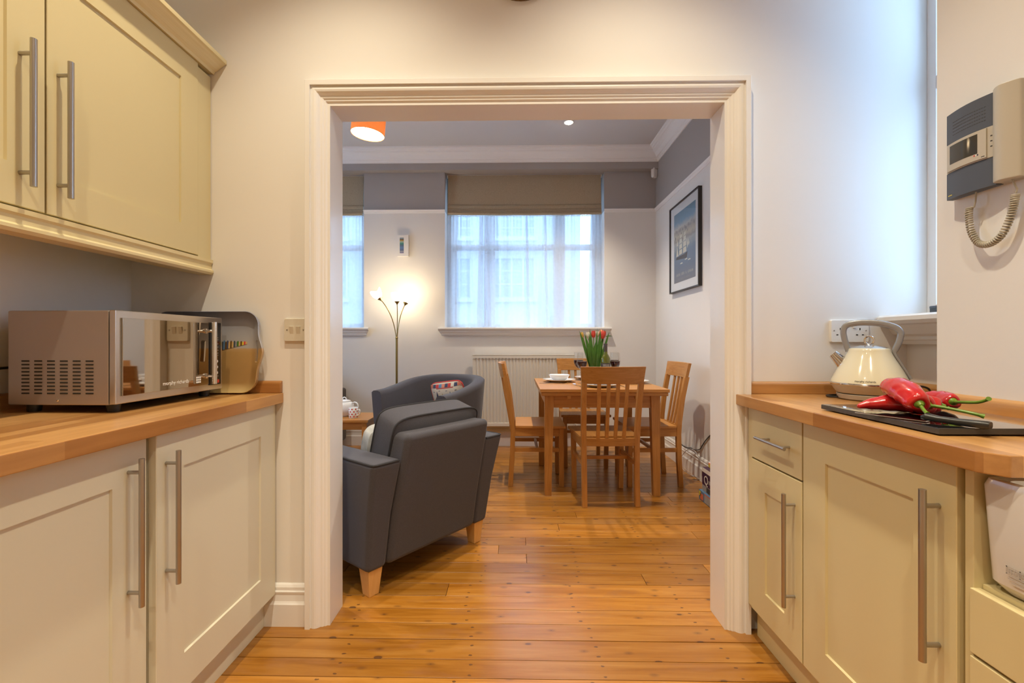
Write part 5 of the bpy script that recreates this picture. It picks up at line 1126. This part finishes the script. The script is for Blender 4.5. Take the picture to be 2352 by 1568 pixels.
# sofa end seen at the left
sf = thing('sofa', 'dark brown sofa end beyond the side table', 'sofa', (-2.5, 4.36, 0))
MB().box(-3.30, -1.95, 4.0, 4.74, 0.10, 0.42).build('seat_base', 'brown_dark', sf, bevel=0.03, seg=3)
MB().box(-1.948, -1.765, 3.96, 4.755, 0.08, 0.622).build('arm', 'brown_dark', sf, bevel=0.025, seg=3); MB().box(-3.48, -3.302, 3.96, 4.755, 0.08, 0.622).build('arm', 'brown_dark', sf, bevel=0.025, seg=3)
MB().box(-3.30, -1.95, 4.56, 4.755, 0.421, 0.80).build('backrest', 'brown_dark', sf, bevel=0.04, seg=3)
for x in (-3.42, -1.82):
    for y in (4.0, 4.68): box('foot', 'oak', sf, x - 0.025, x + 0.025, y - 0.025, y + 0.025, 0, 0.079)

# three-headed floor lamp
fp = thing('floor_lamp', 'brass three-arm floor lamp glowing between the windows', 'lamp', (-1.185, 4.55, 0))
MB().lathe([(0.0, 0.0), (0.130, 0.0), (0.132, 0.010), (0.110, 0.020), (0.03, 0.028), (0.013, 0.04)], 32, (-1.185, 4.55, 0)).build('base', 'brass', fp, smooth=True)
MB().tube([(-1.185, 4.55, 0.03), (-1.185, 4.55, 1.14)], 0.0115, 14).build('pole', 'brass', fp, smooth=True)
MB().lathe([(0.0125, 1.132), (0.0135, 1.136), (0.0135, 1.146), (0.010, 1.150)], 14, (-1.185, 4.55, 0)).build('collar', 'brass', fp, smooth=True)
def bez(p0, p1, p2, n=12): return [Vector(p0) * (1 - t) ** 2 + Vector(p1) * 2 * t * (1 - t) + Vector(p2) * t * t for t in [k / n for k in range(n + 1)]]
for base_, ctl, hd_, out, vis in (((-1.190, 4.55, 1.14), (-1.215, 4.55, 1.38), (-1.338, 4.53, 1.520), (-0.55, -0.05, 0.83), 1), ((-1.185, 4.55, 1.14), (-1.172, 4.54, 1.32), (-1.168, 4.50, 1.482), (0.0, -0.12, 0.99), 1), ((-1.180, 4.55, 1.14), (-1.172, 4.57, 1.36), (-1.118, 4.62, 1.480), (0.30, 0.22, 0.93), 1)):
    a = MB().tube(bez(base_, ctl, hd_), 0.0045, 8).build('arm', 'brass', fp, smooth=True)
    o_ = Vector(out).normalized(); q = Vector((0, 0, 1)).rotation_difference(o_).to_matrix().to_4x4()
    MB().lathe([(0.008, -0.008), (0.010, 0.0), (0.024, 0.016), (0.026, 0.024), (0.022, 0.024)], 18, hd_, q).build('cup', 'brass', a, smooth=True)
    # scalloped tulip shade of opal glass, lit from inside
    sh_ = MB(); rings = []
    for f in [k / 10 for k in range(11)]:
        ring_ = []
        for j in range(36):
            th = 2 * math.pi * j / 36; pet = math.cos(3 * th)
            rr = 0.018 + 0.036 * math.sin(math.pi * (0.05 + 0.52 * f)) + 0.006 * f * f * pet; zz = 0.022 + (0.078 + 0.014 * pet * f) * f
            ring_.append(q @ Vector((rr * math.cos(th), rr * math.sin(th), zz)) + Vector(hd_))
        rings.append(ring_)
    sh_.loft(rings, caps=False); part_label(sh_.build('shade', 'shade_glow', fp, smooth=True), 'glowing tulip-shaped glass shade')

# pendant drum
pd = thing('pendant_lamp', 'tilted orange drum pendant lamp glowing near the doorway head', 'lamp', (0, 0, 0), local=True)
MB().lathe([(0.114, 0.0), (0.116, 0.0), (0.116, 0.20), (0.114, 0.20)], 44, caps=False).build('drum_shade', 'pendant_orange', pd, smooth=True, angle=50)
MB().lathe([(0.0, 0.004), (0.1135, 0.004), (0.1135, 0.008), (0.0, 0.008)], 40, caps=False).build('diffuser', 'disc_glow', pd)
MB().tube([(0, 0, 0.07), (0, 0, 0.45)], 0.003, 8).build('flex', 'plastic_white', pd)
for k in range(3):
    a = R(120 * k); MB().tube([(0, 0, 0.185), (0.114 * math.cos(a), 0.114 * math.sin(a), 0.185)], 0.0025, 6).build('spider_arm', 'chrome', pd)
lamp('POINT', 'pendant_bulb', pd, (0, 0, 0.10), 1.3, (1.0, 0.80, 0.52), 0.04)
pd.location = (-1.046, 3.22, 2.576); pd.rotation_euler = (0, R(5), 0)
crose = MB().lathe([(0.0, 3.0995), (0.045, 3.0995), (0.040, 3.075), (0.010, 3.065), (0.0, 3.065)], 24, (-0.984, 3.22, 0)).build('ceiling_rose', 'plastic_white', smooth=True)
tag(crose, 'white ceiling rose above the orange pendant lamp', 'ceiling rose')

# blinds and nets in the two windows
def blind(xl, xr, label):
    t = thing('roman_blind', label, 'blind', ((xl + xr) / 2, FW + 0.06, 2.46), group='linen roman blinds')
    p = [(0.070, 2.895), (0.070, 2.86), (0.064, 2.80), (0.056, 2.72), (0.052, 2.66), (0.050, 2.60), (0.052, 2.572), (0.060, 2.566), (0.066, 2.575)]
    def strip(name, pp, zs):
        b = MB(); n = 40
        def fn(u, v):
            i = v * (len(pp) - 1); k = min(int(i), len(pp) - 2); q = i - k
            y = pp[k][0] * (1 - q) + pp[k + 1][0] * q; z = pp[k][1] * (1 - q) + pp[k + 1][1] * q
            x = xl + 0.024 + (xr - xl - 0.048) * u
            fall = (2.9 - z) / 0.4
            return (x, FW + y + 0.003 * math.sin(u * 31 + z * 9) * fall, z - 0.006 * math.sin(math.pi * u) * fall)
        b.sheet(fn, n, max(3, (len(pp) - 1) * 2))
        def fn2(u, v): x, y, z = fn(u, v); return (x, y + 0.002, z)
        b.sheet(fn2, n, max(3, (len(pp) - 1) * 2))
        return b.build(name, 'blind_linen', t, smooth=True, angle=60)
    strip('fabric_drop', p, None)
    for k, (za, zb, yo) in enumerate(((2.572, 2.522, 0.038), (2.526, 2.503, 0.031), (2.507, 2.486, 0.024), (2.490, 2.462, 0.017))):
        strip('fold', [(0.062, za), (yo + 0.010, za + 0.001), (yo, za - 0.007), (yo, zb + 0.007), (yo + 0.007, zb), (0.062, zb + 0.004)], None)
    box('head_rail', 'gloss_white', t, xl + 0.012, xr - 0.012, FW + 0.073, FW + 0.098, 2.87, 2.899)
    return t
blind(W1L, W1R, 'taupe linen roman blind half raised in the wide window'); blind(W2L, W2R, 'taupe linen roman blind in the left window, cut off by the jamb')
def net(xl, xr, label, seed):
    t = thing('net_curtain', label, 'curtain', ((xl + xr) / 2, FW + 0.13, 1.26), group='white net curtains')
    rg = random.Random(seed)
    ph = [(rg.uniform(0, 6.28), rg.uniform(7, 13)) for _ in range(3)]
    heavy = [rg.uniform(0.1, 0.9) for _ in range(3)] if seed != 1 else [0.225, 0.255, 0.515, 0.635, 0.94]
    def fn(u, v):
        z = 1.257 + (2.485 - 1.257) * v
        top = v ** 3
        y = 0.011 * math.sin(u * 6.28 * ph[0][1] + ph[0][0] + 0.8 * (1 - v)) + 0.007 * math.sin(u * 6.28 * ph[1][1] * 1.9 + ph[1][0])
        y = y * (0.55 + 0.45 * (1 - v)) + 0.006 * top * math.sin(u * 6.28 * 46)
        for i, c in enumerate(heavy):
            wv = 0.012 + 0.010 * (1 - v); dd = (u - c - 0.012 * (1 - v) * (-1 if i % 2 else 1)) / wv
            y -= 0.030 * math.exp(-dd * dd) * math.sin(dd * 2.2 + i)
        return (xl + 0.004 + (xr - xl - 0.008) * u + 0.004 * math.sin(u * 60 + v * 3), FW + 0.135 + y, z)
    MB().sheet(fn, 360, 14).build('net', 'sheer_net', t, smooth=True, angle=80)
    # overlapping folds hang as a second layer of cloth
    for c, w in [(h_, rg.uniform(0.012, 0.026)) for h_ in heavy]:
        MB().sheet(lambda u, v: (xl + (xr - xl) * (c + (u - 0.5) * 2 * w * (0.55 + 0.45 * (1 - v)) + 0.012 * (1 - v) * (1 if int(c * 100) % 2 else -1)), FW + 0.108 - 0.012 * math.sin(math.pi * u) + 0.004 * math.sin(9 * u), 1.258 + 1.222 * v), 10, 10).build('fold', 'sheer_net', t, smooth=True, angle=80)
    MB().tube([(xl + 0.003, FW + 0.135, 2.474), (xr - 0.003, FW + 0.135, 2.474)], 0.003, 6).build('wire', 'gloss_white', t)
    return t
net(W1L, W1R, 'white net curtain across the wide window', 1); net(W2L, W2R, 'white net curtain across the left window', 2)

# poster on the side wall
po = thing('framed_poster', 'framed sailing ship poster on the right side wall', 'picture', (RW, 3.99, 1.55))
PY0, PY1, PZ0, PZ1 = 3.645, 4.325, 1.550, 2.345
fr = MB()
for a, b, c, d_ in ((PY0, PY0 + 0.011, PZ0, PZ1), (PY1 - 0.011, PY1, PZ0, PZ1), (PY0 + 0.011, PY1 - 0.011, PZ0, PZ0 + 0.011), (PY0 + 0.011, PY1 - 0.011, PZ1 - 0.011, PZ1)):
    box('frame_bar', 'frame_black', po, RW - 0.030, RW - 0.0005, a, b, c, d_)
box('mount', 'mount_white', po, RW - 0.018, RW - 0.006, PY0 + 0.011, PY1 - 0.011, PZ0 + 0.011, PZ1 - 0.011)
AY0, AY1, AZ0, AZ1 = PY0 + 0.085, PY1 - 0.10, PZ0 + 0.085, PZ1 - 0.085
pt = MB().box(-0.0004, 0.0004, AY0 - 3.99, AY1 - 3.99, 0, AZ1 - AZ0)
ptm = pt.mesh('print'); ptm.materials.append(M['poster_print'])
pr2 = bpy.data.objects.new('print', ptm); COL.objects.link(pr2); pr2.parent = po; pr2.location = (-0.0186, 0, AZ0 - 1.55); ORG[pr2.name] = Vector((RW - 0.0186, 3.99, AZ0))
def psheet(pts, m, k=0): MB().add([(RW - 0.0193 - 0.0002 * k, y, z) for y, z in pts], [tuple(range(len(pts)))]).build('printed_shape', m, pr2)
psheet([(4.18, 1.845), (3.92, 1.82), (3.90, 1.875), (3.98, 1.865), (4.16, 1.865)], 'hull_dark')
for sy_, sz_, w_, h_ in ((4.06, 1.875, 0.075, 0.050), (4.06, 1.925, 0.068, 0.048), (4.06, 1.975, 0.058, 0.045), (4.055, 2.02, 0.045, 0.035), (3.965, 1.875, 0.078, 0.055), (3.965, 1.93, 0.07, 0.05), (3.965, 1.98, 0.06, 0.045), (3.965, 2.025, 0.045, 0.035)):
    psheet([(sy_ + w_ / 2, sz_), (sy_ - w_ / 2, sz_ + 0.004), (sy_ - w_ * 0.42, sz_ + h_ * 0.9), (sy_ + w_ * 0.42, sz_ + h_ * 0.85)], 'sail_cream', 1)
psheet([(4.17, 1.87), (4.11, 1.872), (4.145, 1.96)], 'sail_cream', 1); psheet([(4.165, 1.965), (4.12, 1.965), (4.14, 2.02)], 'sail_cream', 1)
for o_ in (0, 0.028): psheet([(3.905 - o_, 1.90 + o_ * 0.6), (3.885 - o_, 1.94), (3.925 - o_, 1.995)], 'sail_cream', 1)
for yy_, zz_ in ((4.04, 1.79), (3.93, 1.81), (3.86, 1.795)): psheet([(yy_ + 0.03, zz_), (yy_ - 0.03, zz_), (yy_ - 0.015, zz_ + 0.012), (yy_ + 0.03, zz_ + 0.008)], 'sail_cream', 1)
rr_ = random.Random(9)
for k in range(16):
    yy_ = AY0 + 0.02 + k * (AY1 - AY0 - 0.04) / 16; zz_ = 2.02 + rr_.uniform(0, 0.07) + 0.03 * (1 - k / 16); w_ = rr_.uniform(0.01, 0.03)
    psheet([(yy_, zz_), (yy_ + w_, zz_ - 0.01), (yy_ + w_ * 0.9, zz_ + rr_.uniform(0.01, 0.03)), (yy_ + 0.004, zz_ + 0.02)], 'cliff_grey')
for zc, hh, a0, a1, nn in ((1.690, 0.026, AY0 + 0.05, AY1 - 0.05, 16), (1.655, 0.014, AY0 + 0.12, AY1 - 0.09, 15)):
    for k in range(nn):
        if k in (5, 7, 11): continue
        yy_ = a0 + (a1 - a0) * k / nn; psheet([(yy_, zc), (yy_ + (a1 - a0) / nn * 0.6, zc), (yy_ + (a1 - a0) / nn * 0.55, zc + hh * rr_.uniform(0.6, 1)), (yy_ + 0.002, zc + hh)], 'cliff_grey' if hh < 0.02 else 'box_grey')
MB().add([(RW - 0.021, PY0 + 0.011, PZ0 + 0.011), (RW - 0.021, PY1 - 0.011, PZ0 + 0.011), (RW - 0.021, PY1 - 0.011, PZ1 - 0.011), (RW - 0.021, PY0 + 0.011, PZ1 - 0.011)], [(0, 1, 2, 3)]).build('glazing', 'pane_glass', po)
# small box-framed picture above the lamp
sp3 = thing('small_picture', 'small white box-framed seaside picture above the floor lamp', 'picture', (-1.186, FW, 2.0))
MB().box(-1.248, -1.124, FW - 0.038, FW - 0.0005, 2.006, 2.232).build('frame', 'gloss_white', sp3, bevel=0.002)
pm_ = MB().box(-0.021, 0.021, -0.0005, 0.0005, 0, 0.165).mesh('print'); pm_.materials.append(M['seaside_print'])
q_ = bpy.data.objects.new('print', pm_); COL.objects.link(q_); q_.parent = sp3; q_.location = (-0.008, -0.0388, 0.038)
# motion sensor in the corner
pir = thing('motion_sensor', 'small white alarm sensor in the ceiling corner', 'sensor', (0, 0, 0), local=True)
MB().loft([[(p[0] * k, p[1] * k - 0.01, z) for p in rrect(0.062, 0.044, 0.012, 4)] for k, z in ((0.75, 0.0), (0.95, 0.012), (1.0, 0.04), (1.0, 0.088), (0.9, 0.098))]).build('body', 'plastic_white', pir, smooth=True)
MB().box(-0.004, 0.004, -0.0335, -0.031, 0.083, 0.088).build('led', 'ink_dark', pir)
place(pir, 1.452, 4.786, 2.815, 30)

# board games on the floor by the side wall
def gbox(label, x0_, x1_, y0_, y1_, z0_, z1_, m, lid, sides):
    t = thing('game_box', label, 'game box', ((x0_ + x1_) / 2, (y0_ + y1_) / 2, z0_), group='stacked board games')
    b_ = MB().box(x0_, x1_, y0_, y1_, z0_, z0_ + (z1_ - z0_) * 0.45).build('tray', m, t, bevel=0.001)
    l_ = MB().box(x0_ - 0.001, x1_ + 0.001, y0_ - 0.001, y1_ + 0.001, z0_ + (z1_ - z0_) * 0.45, z1_).build('lid', lid, t, bevel=0.001)
    for (ya, yb, za, zb, mm) in sides: MB().box(x0_ - 0.0019, x0_ - 0.0005, ya, yb, za, zb).build('side_print', mm, t)
    return t, l_
gbox('colourful blue game box at the foot of the stack', 1.296, 1.462, 2.84, 3.226, 0.0005, 0.068, 'box_blue', 'box_blue', [(3.00, 3.13, 0.008, 0.058, 'box_grey'), (2.86, 3.13, 0.060, 0.066, 'box_orange'), (3.15, 3.20, 0.010, 0.05, 'box_orange'), (3.19, 3.22, 0.03, 0.062, 'box_yellow')])
gbox('grey game box, second from the floor in the stack', 1.310, 1.462, 2.86, 3.200, 0.0685, 0.113, 'box_grey', 'box_grey', [(3.06, 3.13, 0.075, 0.108, 'ink_dark')])
tq, lq = gbox('purple and white game box with a looped letter', 1.308, 1.462, 2.86, 3.200, 0.1135, 0.232, 'box_purple', 'box_purple', [(2.861, 3.199, 0.203, 0.231, 'ink_white')])
words('Q', 0.085, frame_mtx((1.308 - 0.0026, 3.130, 0.128), (0, -1, 0), (0, 0, 1)), 'lettering', 'ink_white', tq)
part_label(MB().box(1.305, 1.307, 2.94, 3.09, 0.142, 0.165).build('side_print', 'ink_grey', tq), 'grey printed title band')
gbox('small yellow and orange game lying on the top', 1.345, 1.45, 2.95, 3.185, 0.2325, 0.262, 'box_orange', 'box_orange', [(3.10, 3.18, 0.235, 0.258, 'box_yellow'), (3.0, 3.07, 0.236, 0.256, 'cushion_navy')])
tag(MB().tube(bez((RW - 0.004, 4.18, 0.20), (RW - 0.006, 4.0, 0.17), (RW - 0.006, 3.86, 0.21)) + bez((RW - 0.006, 3.84, 0.205), (RW - 0.008, 3.72, 0.215), (RW - 0.006, 3.66, 0.25))[1:] + bez((RW - 0.006, 3.64, 0.27), (RW - 0.006, 3.55, 0.36), (RW - 0.004, 3.42, 0.43))[1:], 0.004, 8).build('wall_cable', 'ink_dark', smooth=True), 'dark cable trailing along the side wall above the skirting', 'cable')
tag(MB().tube(bez((RW - 0.03, 3.62, 0.02), (RW - 0.10, 3.90, 0.01), (RW - 0.06, 3.98, 0.08)) + bez((RW - 0.05, 3.97, 0.10), (RW - 0.02, 3.80, 0.30), (RW - 0.03, 3.60, 0.16))[1:], 0.003, 8).build('thin_cable', 'cable_clear', smooth=True), 'thin pale cable looping over the skirting behind the game boxes', 'cable')

# ------------------------------------------------------------------ outside the windows
struct(MB().box(-30, 30, FW + 0.5, 40, -0.6, -0.5).build('ground', 'street_grey'), 'grey street beyond the windows', 'street')
hs = thing('neighbour_house', 'white rendered house across the street seen through the nets', 'house', (-4, 15, -0.5))
HY = 15.0
box('front_wall', 'facade_white', hs, -16, 2.15, HY, HY + 6, -0.5, 5.6)
MB().loft([[(x, y, z) for y, z in ((HY - 0.4, 5.6), (HY + 3, 8.4), (HY + 6.4, 5.6))] for x in (-16.2, 2.35)]).build('roof', 'street_grey', hs)
for k in range(7):
    cx0 = -13.2 + k * 2.05 + (0.05 if k == 6 else 0)
    for zb, ht in ((2.55, 1.30), (4.55, 0.85), (0.1, 1.2)):
        wq = MB().box(cx0, cx0 + 1.5, HY - 0.03, HY + 0.02, zb, zb + ht).build('window', 'facade_glass', hs)
        m2_ = MB()
        for j in range(5): m2_.box(cx0 + j * 0.375 - 0.03, cx0 + j * 0.375 + 0.03, HY - 0.06, HY - 0.0305, zb, zb + ht)
        for j in range(4): m2_.box(cx0 + 0.03, cx0 + 1.47, HY - 0.055, HY - 0.0305, zb + j * ht / 3 - 0.02, zb + j * ht / 3 + 0.02)
        m2_.build('glazing_bars', 'facade_white', wq)
        MB().box(cx0 - 0.1, cx0 + 1.6, HY - 0.16, HY, zb - 0.15, zb - 0.03).build('sill', 'facade_white', wq)
bsh = thing('street_hedge', 'low grey-green hedge at the foot of the view', 'hedge', (3.5, 11, -0.5))
bm_ = MB(); rg_ = random.Random(4)
for k in range(60):
    c_ = Vector((rg_.uniform(0.9, 6.5), rg_.uniform(10.5, 12), rg_.uniform(-0.3, 1.35))); r_ = rg_.uniform(0.25, 0.5)
    bm_.lathe([(0.05 * r_, -r_), (0.7 * r_, -0.7 * r_), (r_, 0), (0.7 * r_, 0.7 * r_), (0.05 * r_, r_)], 8, c_)
bm_.build('foliage', 'bush_dark', bsh, smooth=True)
